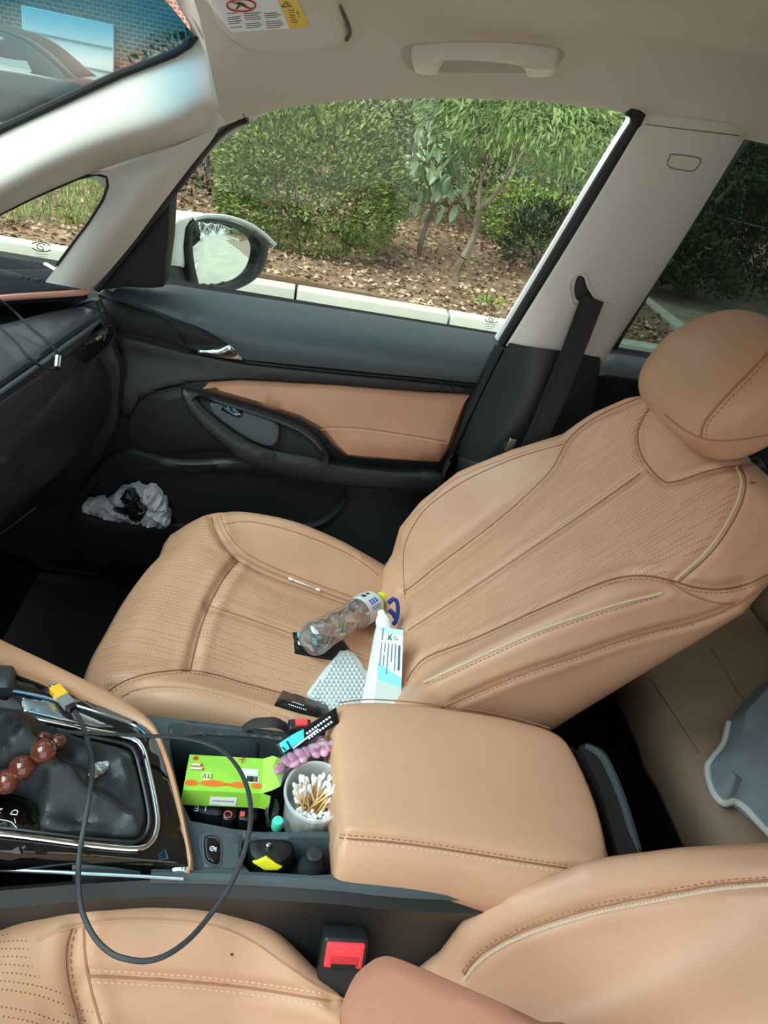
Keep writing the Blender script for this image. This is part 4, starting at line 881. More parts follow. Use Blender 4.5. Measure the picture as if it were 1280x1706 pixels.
# tan leather edge: one continuous band
up = [(-120, 1005, .70), (0, 1065, .668), (70, 1098, .650), (140, 1132, .632), (200, 1162, .618), (246, 1195, .606), (268, 1226, .600), (288, 1281, .597), (305, 1350, .595), (321, 1430, .592), (321, 1448, .588)]
lw_ = [(-120, 1045, .69), (0, 1103, .655), (70, 1131, .638), (140, 1165, .622), (190, 1190, .612), (232, 1210, .605), (256, 1232, .601), (278, 1285, .598), (296, 1352, .596), (311, 1430, .593), (312, 1452, .588)]
U_ = cat([onZ(*p) for p in up], 60); L_ = cat([onZ(*p) for p in lw_], 60)
rows = []
for t in np.linspace(0, 1, 9):
    rows.append([V(a+(b-a)*t)+V((0, 0, .006*math.sin(math.pi*t))) for a, b in zip(U_, L_)])
rows = [[p+V((.003, .004, -.02)) for p in rows[0]]] + rows + [[p+V((0, -.003, -.012)) for p in rows[-1]]]
vs, fs = sheet(rows, .003, V((0, 0, -1))); mk('tan_edge', vs, fs, mat('tan_trim', (190, 142, 108), .35, bump=.05, bscale=600), con)
# outer wall under the raised wing
rows = [[V(p)+V((0, .012*t, -.02-.30*t)) for p in U_[:46]] for t in np.linspace(0, 1, 6)]
vs, fs = sheet(rows, .008, V((0, -1, 0))); mk('wing_side', vs, fs, mat_black, con)
rows = [[V(p)+V((0, -.004-.004*t, -.008-.03*t)) for p in L_[:40]] for t in np.linspace(0, 1, 4)]
vs, fs = sheet(rows, .006, V((0, 1, 0))); mk('wing_inner', vs, fs, mat_black, con)
fr_o = [(-120, 1172), (15, 1193), (90, 1206), (160, 1220), (215, 1231), (236, 1246), (246, 1280), (259, 1342), (262, 1378), (252, 1405), (228, 1416), (150, 1410), (75, 1400), (0, 1391), (-120, 1382)]
tube('chrome_frame', [S_gp(x, y)[0]+V((0, 0, .003)) for x, y in cat(fr_o, 90)], .0034, mat_chrome, con, seg=10, flat=.0024)
fr_i = [(-120, 1182), (15, 1204), (90, 1217), (155, 1231), (208, 1243), (224, 1256), (234, 1290), (246, 1345), (248, 1376), (240, 1396), (222, 1404), (150, 1399), (75, 1390), (0, 1381), (-120, 1372)]
tube('inner_rim', [S_gp(x, y)[0]+V((0, 0, .0015)) for x, y in cat(fr_i, 90)], .0030, mat('smoked_chrome', (110, 112, 115), .25, metal=1), con, seg=8)
tube('upper_chrome', [S_gp(x, y)[0]+V((0, 0, .002)) for x, y in cat([(-60, 1142), (40, 1157), (100, 1171), (165, 1190), (225, 1212), (248, 1232)], 40)], .0026, mat_chrome, con, seg=8)
plate('brushed_plate', [(33, 1163), (80, 1168), (140, 1190), (190, 1212), (165, 1212), (100, 1199), (36, 1184)], SB(B_gp, S_g, .0005), mat('brushed_metal', (178, 182, 184), .22, metal=1), con, h=.0012, edge=3, skirt=.002, step=8, spline=False)
# leather boot: folds rise to the lever beyond the left edge
boot = [(-110, 1190), (15, 1210), (90, 1223), (150, 1236), (200, 1248), (218, 1262), (230, 1300), (240, 1350), (240, 1378), (230, 1394), (205, 1396), (150, 1392), (72, 1384), (66, 1352), (58, 1335), (35, 1326), (0, 1322), (-110, 1318)]
def lift(x, y):
    d = math.hypot((x+30)/1.0, (y-1275)/1.0)
    base = .055*math.exp(-(max(0, d-20)/95)**1.6)
    # crossing folds
    def ridge(ax, ay, bx, by, w, hh):
        dx, dy = bx-ax, by-ay; t = max(0, min(1, ((x-ax)*dx+(y-ay)*dy)/(dx*dx+dy*dy))); q = math.hypot(x-ax-dx*t, y-ay-dy*t)
        return hh*math.exp(-(q/w)**2)*(1-.5*t)
    return base + ridge(30, 1285, 228, 1385, 17, .028) + ridge(60, 1340, 215, 1270, 12, .010) + ridge(190, 1255, 215, 1330, 10, .006) + ridge(0, 1250, 120, 1225, 18, .012) - ridge(85, 1365, 200, 1378, 13, .010) - ridge(70, 1262, 190, 1300, 14, .012) + .002*math.sin(x*.09+y*.05)
bo, B_bo = plate('gear_boot', boot, SB(B_gp, S_g, -.001), mat('boot_leather', (40, 44, 46), .42, bump=.25, bscale=500), con, h=.008, edge=8, skirt=.01, step=7, lift=lambda x, y: lift(x, y)*min(1, min(segd(x, y, boot)/18, 1)))
S_bo = SB(B_bo, S_g)
plate('foil_scrap', [(150, 1283), (157, 1271), (180, 1268), (183, 1278), (172, 1290), (159, 1298), (148, 1293)], S_bo, mat('crumpled_foil', (205, 208, 208), .2, metal=1, bump=1, bscale=150), bo, h=.002, edge=3, skirt=.002, step=4)
stitch('boot_stitching', S_bo, [(192, 1296), (205, 1302), (220, 1308)], mat_grey, bo)
# gear indicator window with white letters
di, B_di = plate('gear_indicator', [(-90, 1324), (0, 1327), (30, 1331), (52, 1340), (60, 1356), (62, 1388), (0, 1382), (-90, 1374)], SB(B_gp, S_g, .001), mat_gloss, con, h=.003, edge=4, skirt=.004, step=9)
mw = mat('letter_white', (226, 230, 230), .5)
for ch_, (x, y), sz in (('D', (25, 1354), .011), ('N', (-2, 1351), .010)):
    p, n = SB(B_di, S_g, .0006)(x, y); text('gear_letter', ch_, sz, basis(p, V((.05, 1, 0)), V((-1, .05, 0))), mw, di)
seam('gear_line', SB(B_di, S_g, .0006), [(-20, 1363), (0, 1366), (18, 1370), (28, 1380)], mw, di, r=.0005, n=12)
seam('gear_line', SB(B_di, S_g, .0006), [(24, 1364), (26, 1372)], mw, di, r=.0004, n=4)
# lever and knob stand just out of frame
p0 = S_bo(-30, 1275)[0]
lever = empty('gear_lever', p0, 'dark gear lever with brown wood-toned knob at the top of the leather boot', 'gear lever')
tube('stalk', [p0+V((.0, 0, -.03)), p0+V((-.008, .01, .04)), p0+V((-.016, .02, .075))], .011, mat_gloss, lever, seg=14)
kg = lathe([(.004, -.002), (.016, .0), (.024, .012), (.028, .032), (.027, .05), (.02, .064), (.008, .07)], 24); put('knob', kg, Matrix.Translation(p0+V((-.018, .022, .07))), mat('knob_brown', (70, 46, 36), .3), lever)
# screen-side dark bracket at the console's head
plate('head_bracket', [(-80, 1120), (0, 1118), (25, 1120), (28, 1135), (22, 1160), (0, 1164), (-80, 1160)], SZ(.635), mat_grey, con, h=.02, edge=12, skirt=.05, sdir=(0, 0, -1), step=10)
# parking brake switch
sp_, B_sp = plate('switch_panel', [(334, 1388), (404, 1393), (407, 1440), (398, 1448), (352, 1446), (338, 1440)], SB(B_top, S_con), mat_sheen, con, h=.002, edge=4, skirt=.003, step=9)
sw_, B_s2 = plate('parking_switch', [(342, 1396), (364, 1398), (366, 1434), (360, 1440), (346, 1434), (341, 1420)], SB(B_sp, S_con), mat_gloss, sp_, h=.003, edge=4, skirt=.004, step=5)
seam('switch_rim', SB(B_sp, S_con, .001), [(341, 1394), (365, 1397), (368, 1436), (362, 1443), (345, 1437), (339, 1420)], mat_satin, sp_, r=.0009, n=40, closed=True)
S_s2 = SB(B_s2, S_con, .0005); cx_, cy_ = 354, 1414
parts = [tube('', [S_s2(cx_+4.2*math.cos(a), cy_+3.6*math.sin(a))[0] for a in np.linspace(0, 2*math.pi, 20)], .0005, None, seg=4, build=False), tube('', [S_s2(cx_-2, cy_+2)[0], S_s2(cx_, cy_-2)[0], S_s2(cx_+2, cy_+1)[0]], .0005, None, seg=4, build=False), tube('', [S_s2(cx_+5.5, cy_+5)[0], S_s2(cx_+6.5, cy_-2)[0]], .0006, None, seg=4, build=False)]
mk('switch_symbol', *joined(parts), mw, sw_)
# ---- armrest lid
lid_px = [(552, 1200), (553, 1182), (565, 1168), (600, 1164), (640, 1164), (700, 1169), (760, 1177), (820, 1186), (870, 1197), (915, 1210), (945, 1228), (965, 1258), (985, 1300), (1002, 1345), (1014, 1395), (1018, 1440), (1012, 1458), (940, 1446), (860, 1434), (780, 1420), (700, 1408), (640, 1401), (590, 1395), (571, 1388), (566, 1365), (560, 1310), (555, 1250)]
LZ = .632
ring0 = [onZ(x, y, LZ) for x, y in cat(lid_px, 260, True)]
cen_ = sum(ring0, V())/len(ring0)
lay = []
def ins_(d, z, nearshift=0):
    out = []; n = len(ring0)
    for i, p in enumerate(ring0):
        t = (ring0[(i+1) % n]-ring0[i-1]); nn = V((t.y, -t.x, 0)).normalized()
        if nn.dot(p-cen_) < 0: nn = -nn
        near = max(0, min(1, (cen_.y-p.y)/.08))
        q = p - nn*d; out.append(V((q.x, q.y - nearshift*near, z)))
    return out
LAY = [(.030, .542, .008), (.012, .544, .016), (.004, .550, .022), (-.001, .564, .027), (-.002, .585, .025), (-.001, .607, .016), (.0, .614, .011), (.002, .621, .006), (.004, .6255, .003), (.006, .629, .0)]
rows = [ins_(*l_) for l_ in LAY]
rows = rows[:10]
for sc_, z in ((.975, .6312), (.95, .6325), (.93, .6335), (.80, .6360), (.55, .6370), (.25, .6372)): rows.append([V((cen_.x+(p.x-cen_.x)*sc_, cen_.y+(p.y-cen_.y)*sc_, z)) for p in rows[9]])
nc3 = len(ring0); lvs = [p for r in rows for p in r]; lfs = gridf(len(rows), nc3, False, True)
lfs.append(tuple(range(nc3))); lfs.append(tuple((len(rows)-1)*nc3+k for k in range(nc3))); lfs = orient_faces(lvs, lfs)
S_lid = SB(bvh_of(lvs, lfs), SZ(.6)); l1 = [(566, 1396), (600, 1399), (640, 1402), (700, 1409), (780, 1421), (860, 1434), (940, 1446), (1012, 1457)]
lvs = dent(lvs, lfs, [(ptsof(S_lid, l1), .004, .007)])
lid = mk('armrest_lid', lvs, lfs, mat_tan, con, sharp=0); B_lid = bvh_of(lvs, lfs); S_lid = SB(B_lid, SZ(.6))
l1 = [(566, 1396), (600, 1399), (640, 1402), (700, 1409), (780, 1421), (860, 1434), (940, 1446), (1012, 1457)]
seam('seam', S_lid, l1, mat_seam, lid, r=.0013, n=70)
stitch('stitching', S_lid, [(x, y-6) for x, y in l1], mat_tand, lid)
stitch('stitching', S_lid, [(x+4, y+7) for x, y in l1[:-1]], mat_thread, lid)
seam('seam', S_lid, [(565, 1171), (600, 1166), (640, 1166), (700, 1171), (760, 1179), (820, 1188), (870, 1199), (915, 1213)], mat_tand, lid, r=.0010, n=50)
# driver belt buckle
bk = empty('belt_buckle', onZ(572, 1640, .45), 'black seat belt buckle with red release button beside the driver seat', 'belt buckle')
pt = onZ(574, 1590, .50); axz = (onZ(572, 1590, .50)-onZ(560, 1660, .36)).normalized()
Mk = basis(pt, V((1, .05, .1)), V((0, -1, .1))) 
e_x = V((1, -.02, .0)); e_y = V((.05, .35, .94)).normalized()
Mb_ = basis(pt, e_x, e_y)
vs, fs = rbox(.056, .09, .028, .006); mk('body', *tf((vs, fs), Mb_ @ Matrix.Translation((0, -.025, -.028))), mat_black, bk)
rb = mat('release_red', (236, 66, 72), .35)
put('release_button', rbox(.047, .034, .006, .003), Mb_ @ Matrix.Translation((0, .0, -.002)), rb, bk)
put('button_hollow', rbox(.034, .012, .002, .0008), Mb_ @ Matrix.Translation((0, -.006, .0034)), mat('release_red_dark', (200, 44, 52), .4), bk)
put('tongue_slot', rbox(.030, .008, .002, .0008), Mb_ @ Matrix.Translation((0, -.013, .0038)), mat_rubber, bk)
tube('stalk', [Mb_ @ V((0, -.05, -.02)), Mb_ @ V((0, -.12, -.03)), Mb_ @ V((0, -.18, -.04))], .014, mat_black, bk)
# passenger belt buckle, only a sliver in view
pk = empty('belt_buckle', onZ(503, 1212, .56), 'black buckle with small red button between passenger seat and console', 'belt buckle')
pp = onZ(500, 1212, .60)
put('body', rbox(.034, .020, .07, .005), basis(pp+V((0, .01, -.072)), V((1, .1, 0)), V((0, 1, 0))), mat_black, pk)
put('release_button', rbox(.018, .012, .006, .002), basis(pp+V((.002, .008, -.002)), V((1, .1, 0)), V((0, 1, 0))), rb, pk)
st = [(404, 1216, .575), (420, 1206, .59), (440, 1204, .598), (460, 1204, .60), (477, 1212, .585)]
tube('webbing_loop', cat([onZ(*p) for p in st], 20), .010, mat_webb, pk, flat=.003)

# ================================================================== LOOSE THINGS
def frame_on(S, a, b, off=0.0):
    """frame at pixel a on surface S, x axis along the surface towards pixel b"""
    pa, na = S(*a); pb, nb = S(*b); n = (na+nb).normalized(); ex = (pb-pa); L = ex.length; ex = (ex-n*ex.dot(n)).normalized()
    return basis(pa+n*off, ex, n.cross(ex)), L
cable_m = mat('cable_black', (44, 46, 48), .5)
# -- video lead: flat black cable with yellow plug
cb = empty('video_lead', onZ(115, 1170, .62), 'flat black cable with yellow and grey plug looping over the gear boot', 'cable')
cp = [(124, 1184, .636), (136, 1205, .636), (148, 1240, .64), (154, 1275, .648), (150, 1318, .652), (143, 1362, .645), (136, 1400, .635), (131, 1440, .628), (131, 1480, .61), (138, 1522, .595), (158, 1562, .585), (185, 1588, .58), (212, 1598, .58), (245, 1601, .58), (280, 1590, .582), (318, 1562, .585), (352, 1522, .59), (380, 1482, .60), (400, 1440, .612), (414, 1392, .63), (418, 1350, .64), (412, 1312, .645), (396, 1278, .645), (372, 1252, .64), (340, 1237, .635), (300, 1229, .632), (250, 1226, .632), (200, 1224, .636), (150, 1221, .64), (100, 1219, .645), (50, 1216, .65), (0, 1205, .655), (-60, 1195, .66)]
tube('cable', cat([onZ(*p) for p in cp], 160), .0030, cable_m, cb, seg=8, flat=.0020)
pa, pb = onZ(90, 1146, .637), onZ(122, 1182, .637); dx = (pb-pa).normalized(); L = (pb-pa).length
Mp = basis(pa, dx, V((0, 0, 1)).cross(dx))
put('yellow_shell', rbox(L*.46, .0155, .011, .0015), Mp @ Matrix.Translation((L*.25, 0, -.005)), mat('plug_yellow', (246, 190, 42), .4), cb)
put('grey_shell', rbox(L*.40, .0145, .0105, .0015), Mp @ Matrix.Translation((L*.66, 0, -.005)), mat('plug_grey', (128, 132, 130), .4), cb)
put('strain_relief', rbox(L*.16, .010, .009, .001), Mp @ Matrix.Translation((L*.94, 0, -.004)), mat_rubber, cb)
put('pin', rbox(.008, .006, .004, .0008), Mp @ Matrix.Translation((-.003, 0, -.001)), mat_chrome, cb)
# -- bead bracelet round the lever
bd = empty('bead_bracelet', S_bo(60, 1260)[0], 'string of polished dark brown wooden beads lying on the gear boot', 'bracelet')
wood = mat('bead_wood', (84, 38, 26), .12, coat=.6, rgb2=(112, 56, 38), vscale=60)
bx = [(71, 1231, 12), (95, 1238, 13.5), (72, 1252, 18), (37, 1279, 18.5), (11, 1302, 18.5), (-22, 1318, 18), (-56, 1326, 18), (-90, 1322, 18), (-118, 1300, 17)]
bpts = []
for x, y, r in bx:
    p, n = S_bo(max(x, -60), y); p = p if x > -60 else onZ(x, y, .66)
    d_ = ray(x, y); R_ = r*(p-CAM).length/FPX*.98; c = p-d_*R_*1.05; bpts.append(c)
    put('bead', lathe([(R_*math.cos(a)*.98+1e-5, R_*math.sin(a)*1.12) for a in np.linspace(-math.pi/2, math.pi/2, 15)], 20, False), basis(c, V((0, .8, .6)), V((-.7, -.2, .5))), wood, bd)
# -- green card box in the bin
gb_ = empty('card_box', onZ(370, 1330, .55), 'green printed cardboard box with open flap in the console bin', 'box')
gz = .590
A_, B_, C_, D_ = onZ(316, 1257, gz), onZ(439, 1264, gz), onZ(436, 1322, gz-.002), onZ(305, 1316, gz-.002)
green = mat('box_green', (150, 206, 66), .45, var=.04); dn = V((-.002, -.004, -.024))
vs = [A_, B_, C_, D_, A_+dn, B_+dn, C_+dn, D_+dn]
fs = [(3, 2, 1, 0), (4, 5, 6, 7), (3, 7, 6, 2), (1, 2, 6, 5), (0, 1, 5, 4), (0, 4, 7, 3)]
mk('box', vs, fs, green, gb_, smooth=False)
def uvp(u, v, off=.0006): # u along A->B, v along A->D
    p = A_+(B_-A_)*u*(1-v)+(C_-D_)*u*v+(D_-A_)*v; return p+V((0, 0, off))
eu = (B_-A_).normalized(); ev = (A_-D_).normalized()
e1 = B_+V((.020, .002, .004)); e2 = C_+V((.022, .006, .002))
mk('flap', *sheet([[B_, B_+(C_-B_)*.5, C_], [B_+V((.012, .001, .006)), B_+(C_-B_)*.5+V((.014, .002, .008)), C_+V((.013, .003, .004))], [e1+V((.004, -.005, .002)), (e1+e2)/2+V((.006, 0, .003)), e2+V((.002, .006, 0))]], .0006, V((0, 0, -1))), mat('flap_green', (166, 214, 84), .45), gb_)
mk('flap', *sheet([[C_, C_+dn*.5, C_+dn], [C_+V((.012, -.002, -.002)), C_+dn*.5+V((.013, -.003, 0)), C_+dn+V((.012, -.002, 0))]], .0006, V((0, 1, 0))), green, gb_)
orange = mat('print_orange', (232, 108, 36), .5); pr = mat('print_dark_red', (196, 60, 40), .5); pw = mat('print_white', (236, 240, 232), .5); bar = mat('print_ink', (40, 44, 40), .6)
def blot(name, pts, m, h=.0003): 
    c = [uvp(u, v, .0004) for u, v in pts]; n = len(c); vv2 = c+[p+V((0, 0, h)) for p in c]; ff = [tuple(range(n, 2*n)), tuple(range(n))[::-1]]+[(i, (i+1) % n, n+(i+1) % n, n+i) for i in range(n)]
    return mk(name, vv2, orient_faces(vv2, ff), m, gb_, smooth=False)
def ell(cu_, cv_, ru, rv, n=16, w=0): return [(cu_+ru*math.cos(a)*(1+w*math.sin(3*a)), cv_+rv*math.sin(a)) for a in np.linspace(0, 2*math.pi, n, endpoint=False)]
blot('printed_band', ell(.09, .80, .085, .085, 16, .1), orange); blot('printed_band', ell(.36, .79, .17, .085, 20, .1), orange)
blot('printed_band', ell(.70, .80, .12, .08, 16, .1), orange); blot('printed_band', ell(.93, .80, .07, .08, 14), orange); blot('printed_band', ell(.55, .80, .045, .04), orange)
blot('red_heading', [(.04, .26), (.2, .26), (.2, .33), (.04, .33)], pr); blot('red_heading', [(.05, .37), (.22, .37), (.22, .44), (.05, .44)], pr)
parts = []
for v_, n_ in ((.295, 4), (.405, 5)):
    for k in range(n_): 
        q = uvp(.06+.03*k, v_, .0009); parts.append(tf(rbox(.0028, .0026, .0002, 0), basis(q, eu, ev)))
mk('white_heading', *joined(parts), pw, gb_, smooth=False)
blot('roundel', ell(.27, .60, .075, .13), mat('print_pale_green', (200, 230, 140), .5))
for k, (u, v, s) in enumerate(((.24, .60, .008), (.31, .60, .008))):
    g_ = [((-.02, .06), (.0, -.07), (.025, .07)), ((-.02, .05), (-.02, -.04), (.025, -.04), (.025, .05), (-.02, .05))][k]
    tube('printed_mark', [uvp(u+a, v+b, .0009) for a, b in g_], .0006, bar, gb_, seg=5)
blot('red_mark', ell(.09, .10, .035, .06, 10, .3), pr)
t_ = text('printed_word', '卡', .012, basis(uvp(.71, .10, .0006), eu, ev), pr, gb_)
parts = []
for k in range(13):
    u = .80+.011*k; a = uvp(u, .54); b = uvp(u, .70); w = .0004+.0006*rng.random(); parts.append(tube('', [a, b], w, None, seg=4, build=False))
blot('barcode_patch', [(.70, .33), (.94, .33), (.94, .50), (.70, .50)], mat('print_pale', (222, 240, 214), .5)); blot('barcode_patch', [(.77, .52), (.95, .52), (.95, .72), (.77, .72)], pw)
mk('barcode', *joined(parts), bar, gb_)
sdn = (dn).normalized(); q0 = D_+(C_-D_)*.36+dn*.35+V((0, -.0006, 0)); q1 = D_+(C_-D_)*.70+dn*.35+V((0, -.0006, 0))
mk('side_label', *sheet([[q0, q1], [q0+dn*.55, q1+dn*.55]], .0003, V((0, 1, 0))), pw, gb_, smooth=False)
parts = [tube('', [q0+(q1-q0)*(.12+.09*k)+dn*.2+V((0, -.0008, 0)), q0+(q1-q0)*(.17+.09*k)+dn*.25+V((0, -.0008, 0))], .0006, None, seg=4, build=False) for k in range(9)]
mk('side_print', *joined(parts), bar, gb_)
# -- black pouch and fob under the box
po = empty('key_pouch', onZ(355, 1352, .52), 'black pouch with pale letters under the green box', 'pouch')
zp = .545
plate('pouch', [(312, 1332), (360, 1335), (373, 1342), (368, 1368), (330, 1364), (314, 1352)], SZ(zp), mat('pouch_black', (22, 22, 24), .55, bump=.3, bscale=200), po, h=.012, edge=10, skirt=.025, sdir=(0, 0, -1), step=7)
for ch_, x in (('E', 328), ('L', 341)): text('pouch_letter', ch_, .013, basis(onZ(x, 1346, zp+.0130), V((-1, 0, 0)), V((0, -1, 0))), mw, po)
fo = empty('car_key_fob', onZ(388, 1352, .52), 'black key fob with red emblem lying beside the pouch', 'key fob')
plate('fob', [(374, 1337), (395, 1338), (398, 1352), (390, 1372), (371, 1370), (370, 1352)], SZ(zp+.003), mat('fob_black', (26, 26, 28), .25), fo, h=.008, edge=6, skirt=.02, sdir=(0, 0, -1), step=5)
pe = onZ(380, 1357, zp+.0116)
tube('emblem_ring', [pe+V((.005*math.cos(a), .005*math.sin(a), 0)) for a in np.linspace(0, 2*math.pi, 18, endpoint=False)], .0009, mat('emblem_red', (214, 84, 74), .4), fo, closed=True)
re = empty('small_remote', onZ(412, 1352, .52), 'small black remote with a red square button in the bin', 'remote')
plate('case', [(400, 1340), (428, 1342), (430, 1354), (424, 1372), (398, 1370), (397, 1354)], SZ(zp+.002), mat('remote_black', (20, 20, 22), .35), re, h=.007, edge=5, skirt=.02, sdir=(0, 0, -1), step=5)
put('red_button', rbox(.0065, .008, .002, .0006), Matrix.Translation(onZ(404, 1357, zp+.0092)), mat('emblem_red', (214, 84, 74), .4), re)
# -- teal capped pen, and a dark wedge tool
pn = empty('marker_pen', onZ(463, 1375, .52), 'dark pen with a teal end cap standing in the bin beside the tub', 'pen')
pc_ = onZ(463, 1369, .563)
put('barrel', lathe([(.0058, -.045), (.0062, -.044), (.0062, .0)], 16), Matrix.Translation(pc_+V((0, 0, -.006))), mat_rubber, pn)
put('cap', lathe([(.0072, -.012), (.0078, -.010), (.0078, .0), (.0068, .003), (.003, .0042)], 20), Matrix.Translation(pc_), mat('cap_teal', (84, 214, 190), .35), pn)
sc = empty('nail_clippers', onZ(452, 1355, .53), 'thin dark metal tool standing between the green box and the tub', 'tool')
tube('blade', [onZ(447, 1334, .575), onZ(444, 1355, .56), onZ(447, 1378, .545)], .0022, mat_satin, sc, flat=.0012)
plate('handle', [(458, 1330), (466, 1345), (461, 1360), (452, 1358)], SZ(.552), mat_grey, sc, h=.004, edge=4, skirt=.02, sdir=(0, 0, -1), step=5)
# -- tub of cotton swabs
tb = empty('swab_tub', onZ(528, 1345, .515), 'round translucent plastic tub of cotton swabs in the console bin', 'tub')
clear = mat('frosted_plastic', (236, 238, 238), .2, alpha=.42, spec=.5)
tc_ = onZ(527, 1318, .604); TR = .040
TX = Matrix.Translation(tc_) @ Matrix.Rotation(math.radians(10), 4, 'X')
pr_ = [(.0, -.080), (TR*.86, -.080), (TR*.9, -.078), (TR*.97, -.01), (TR*1.0, -.004), (TR*1.06, -.003), (TR*1.06, .002), (TR*.98, .002), (TR*.95, -.006), (TR*.88, -.074), (.0, -.076)]
put('tub', lathe([(max(r, 1e-4), z) for r, z in pr_], 48, False), TX, clear, tb)
stick_m = mat('bamboo_stick', (226, 186, 128), .6); cot = mat('cotton', (240, 240, 238), .9, bump=.4, bscale=600)
def swab_geo(L=.073):
    g1 = lathe([(.0012, -L/2), (.0012, L/2)], 8)
    tip = [(1e-4, 0), (.0018, .0008), (.0026, .004), (.0024, .009), (.0013, .013)]
    t1 = lathe(tip, 10, False); t2 = tf(t1, Matrix.Translation((0, 0, -L/2-.002)))
    t3 = tf(t1, Matrix.Translation((0, 0, L/2+.002)) @ Matrix.Rotation(math.pi, 4, 'X'))
    vs, fs = joined([g1, t2, t3]); return vs, fs, [0]*len(g1[1])+[1]*(len(t2[1])+len(t3[1]))
vs, fs, mi = swab_geo()
sm = bpy.data.meshes.new('cotton_swab'); sm.from_pydata(vs, [], fs); sm.materials.append(stick_m); sm.materials.append(cot); sm.polygons.foreach_set('material_index', mi); sm.polygons.foreach_set('use_smooth', [True]*len(mi))
def add_swab(M, label, group):
    o = bpy.data.objects.new('cotton_swab', sm); COL.objects.link(o); o.matrix_world = M; tag(o, label, 'cotton swab', group); return o
def along(a, b, roll=0):
    d = (V(b)-V(a)).normalized(); q = d.to_track_quat('Z', 'Y').to_matrix().to_4x4(); return Matrix.Translation((V(a)+V(b))/2) @ q
SL = 'bamboo cotton swab with white tips, leaning in the translucent tub'
for k in range(38):     # leaning swabs fan out in the open tub
    a = rng.uniform(-.6, 3.6); rr_ = TR*rng.uniform(.35, .8); top = TX @ V((rr_*math.cos(a), abs(rr_*math.sin(a))*.95 - .004, rng.uniform(-.012, .014)))
    bot = TX @ V((rng.uniform(-.018, .018), rng.uniform(-.026, .004), rng.uniform(-.070, -.058)))
    d = (top-bot).normalized(); c = (top+bot)/2; add_swab(along(top-d*.0365*2, top), SL, 'cotton swabs in the tub')
for k in range(34):     # a layer lying low at the near side, tips up
    x = rng.uniform(-.032, .032); y = rng.uniform(-.033, -.016); 
    if x*x+y*y > .033**2: x *= .7; y *= .8
    top = TX @ V((x, y, rng.uniform(-.028, -.012))); bot = TX @ V((x*.8+rng.uniform(-.003, .003), y*.8, -.090)); add_swab(along(bot, top), 'cotton swab standing tip up in the packed side of the tub', 'cotton swabs packed in the tub')
for k in range(20):     # criss-crossed sticks lower down
    a = rng.uniform(0, 6.28); top = TX @ V((.026*math.cos(a), .026*math.sin(a), rng.uniform(-.026, -.012))); bot = TX @ V((-.022*math.cos(a+.4), -.022*math.sin(a+.4), -.074)); d = (top-bot).normalized(); add_swab(along(top-d*.073, top), 'cotton swab lying slantwise low among the others in the tub', 'cotton swabs lying low in the tub')
# swab lying on the seat
Mq, Lq = frame_on(S_cu, (480, 962), (534, 983), .0040)
Mz = Mq @ Matrix.Translation((Lq/2, 0, 0)) @ Matrix.Rotation(math.pi/2, 4, 'Y')
sm2 = sm.copy(); sm2.materials[0] = cot; o = bpy.data.objects.new('cotton_swab', sm2); COL.objects.link(o); o.matrix_world = Mz; o.scale = (1.1, 1.1, Lq/.077); tag(o, 'single cotton swab lying on the tan seat cushion', 'cotton swab', 'loose cotton swabs')
# -- tablets in a clear pouch
pt_ = empty('tablet_pouch', onZ(520, 1255, .59), 'clear plastic pouch of pink tablets propped behind the swab tub', 'pouch')
film = pane('clear_film', (.95, .94, .95), .05, cap=.25)
zt = .617
arc = [(458, 1283), (470, 1264), (490, 1250), (515, 1238), (545, 1231), (575, 1229)]
rows = [[onZ(x+dx, y+dy, zt+dz) for x, y in cat(arc, 24)] for dx, dy, dz in ((-4, -6, -.004), (0, 2, .006), (6, 16, .004), (10, 26, -.01))]
vs, fs = sheet(rows, .0006, V((0, 0, -1))); mk('film', vs, fs, film, pt_)
pink = mat('pink_tablet', (214, 158, 182), .35, coat=.2)
tg = lathe([(1e-4, -.003), (.004, -.0028), (.0068, -.0012), (.0068, .0012), (.004, .0028), (1e-4, .003)], 18, False)
tm = bpy.data.meshes.new('tablet'); tm.from_pydata(tg[0], [], tg[1]); tm.materials.append(pink); tm.polygons.foreach_set('use_smooth', [True]*len(tm.polygons))
for k, (x, y) in enumerate([(466, 1280), (478, 1268), (487, 1262), (500, 1256), (510, 1252), (505, 1262), (518, 1246), (530, 1243), (540, 1250), (548, 1244), (556, 1238), (525, 1253), (490, 1271), (536, 1236)]):
    o = bpy.data.objects.new('tablet', tm); COL.objects.link(o); o.location = onZ(x, y, zt)-V((0, 0, .001)); o.rotation_euler = (rng.uniform(-.6, .4), rng.uniform(-.5, .5), rng.uniform(0, 3)); o.scale = (1.35, 1.0, 1.3)
    tag(o, 'pink coated oval tablet inside the clear pouch', 'tablet', 'pink tablets')
# -- black and teal sachet propped across the bin edge
teal = mat('print_teal', (76, 206, 216), .35); foil = mat('sachet_black', (24, 25, 27), .3)
sa = empty('sachet', onZ(505, 1225, .6), 'black sachet with turquoise block and white print propped over the bin edge', 'sachet')
q = [onZ(462, 1240, .622), onZ(508, 1213, .632), onZ(556, 1185, .640), onZ(556, 1222, .628), onZ(513, 1233, .622), onZ(473, 1256, .614)]
S_sa = SP(q[0], q[2], q[4])
_, B_sa = plate('sachet_body', [(460, 1241), (484, 1226), (510, 1210), (560, 1178), (566, 1205), (520, 1232), (492, 1247), (472, 1257)], S_sa, foil, sa, h=.002, edge=3, skirt=.003, step=7, spline=False)
S_s3 = SB(B_sa, S_sa, .0004)
plate('turquoise_block', [(465, 1239), (486, 1225), (506, 1215), (507, 1231), (490, 1243), (472, 1254)], S_s3, teal, sa, h=.0003, edge=2, skirt=.0005, step=6, spline=False)
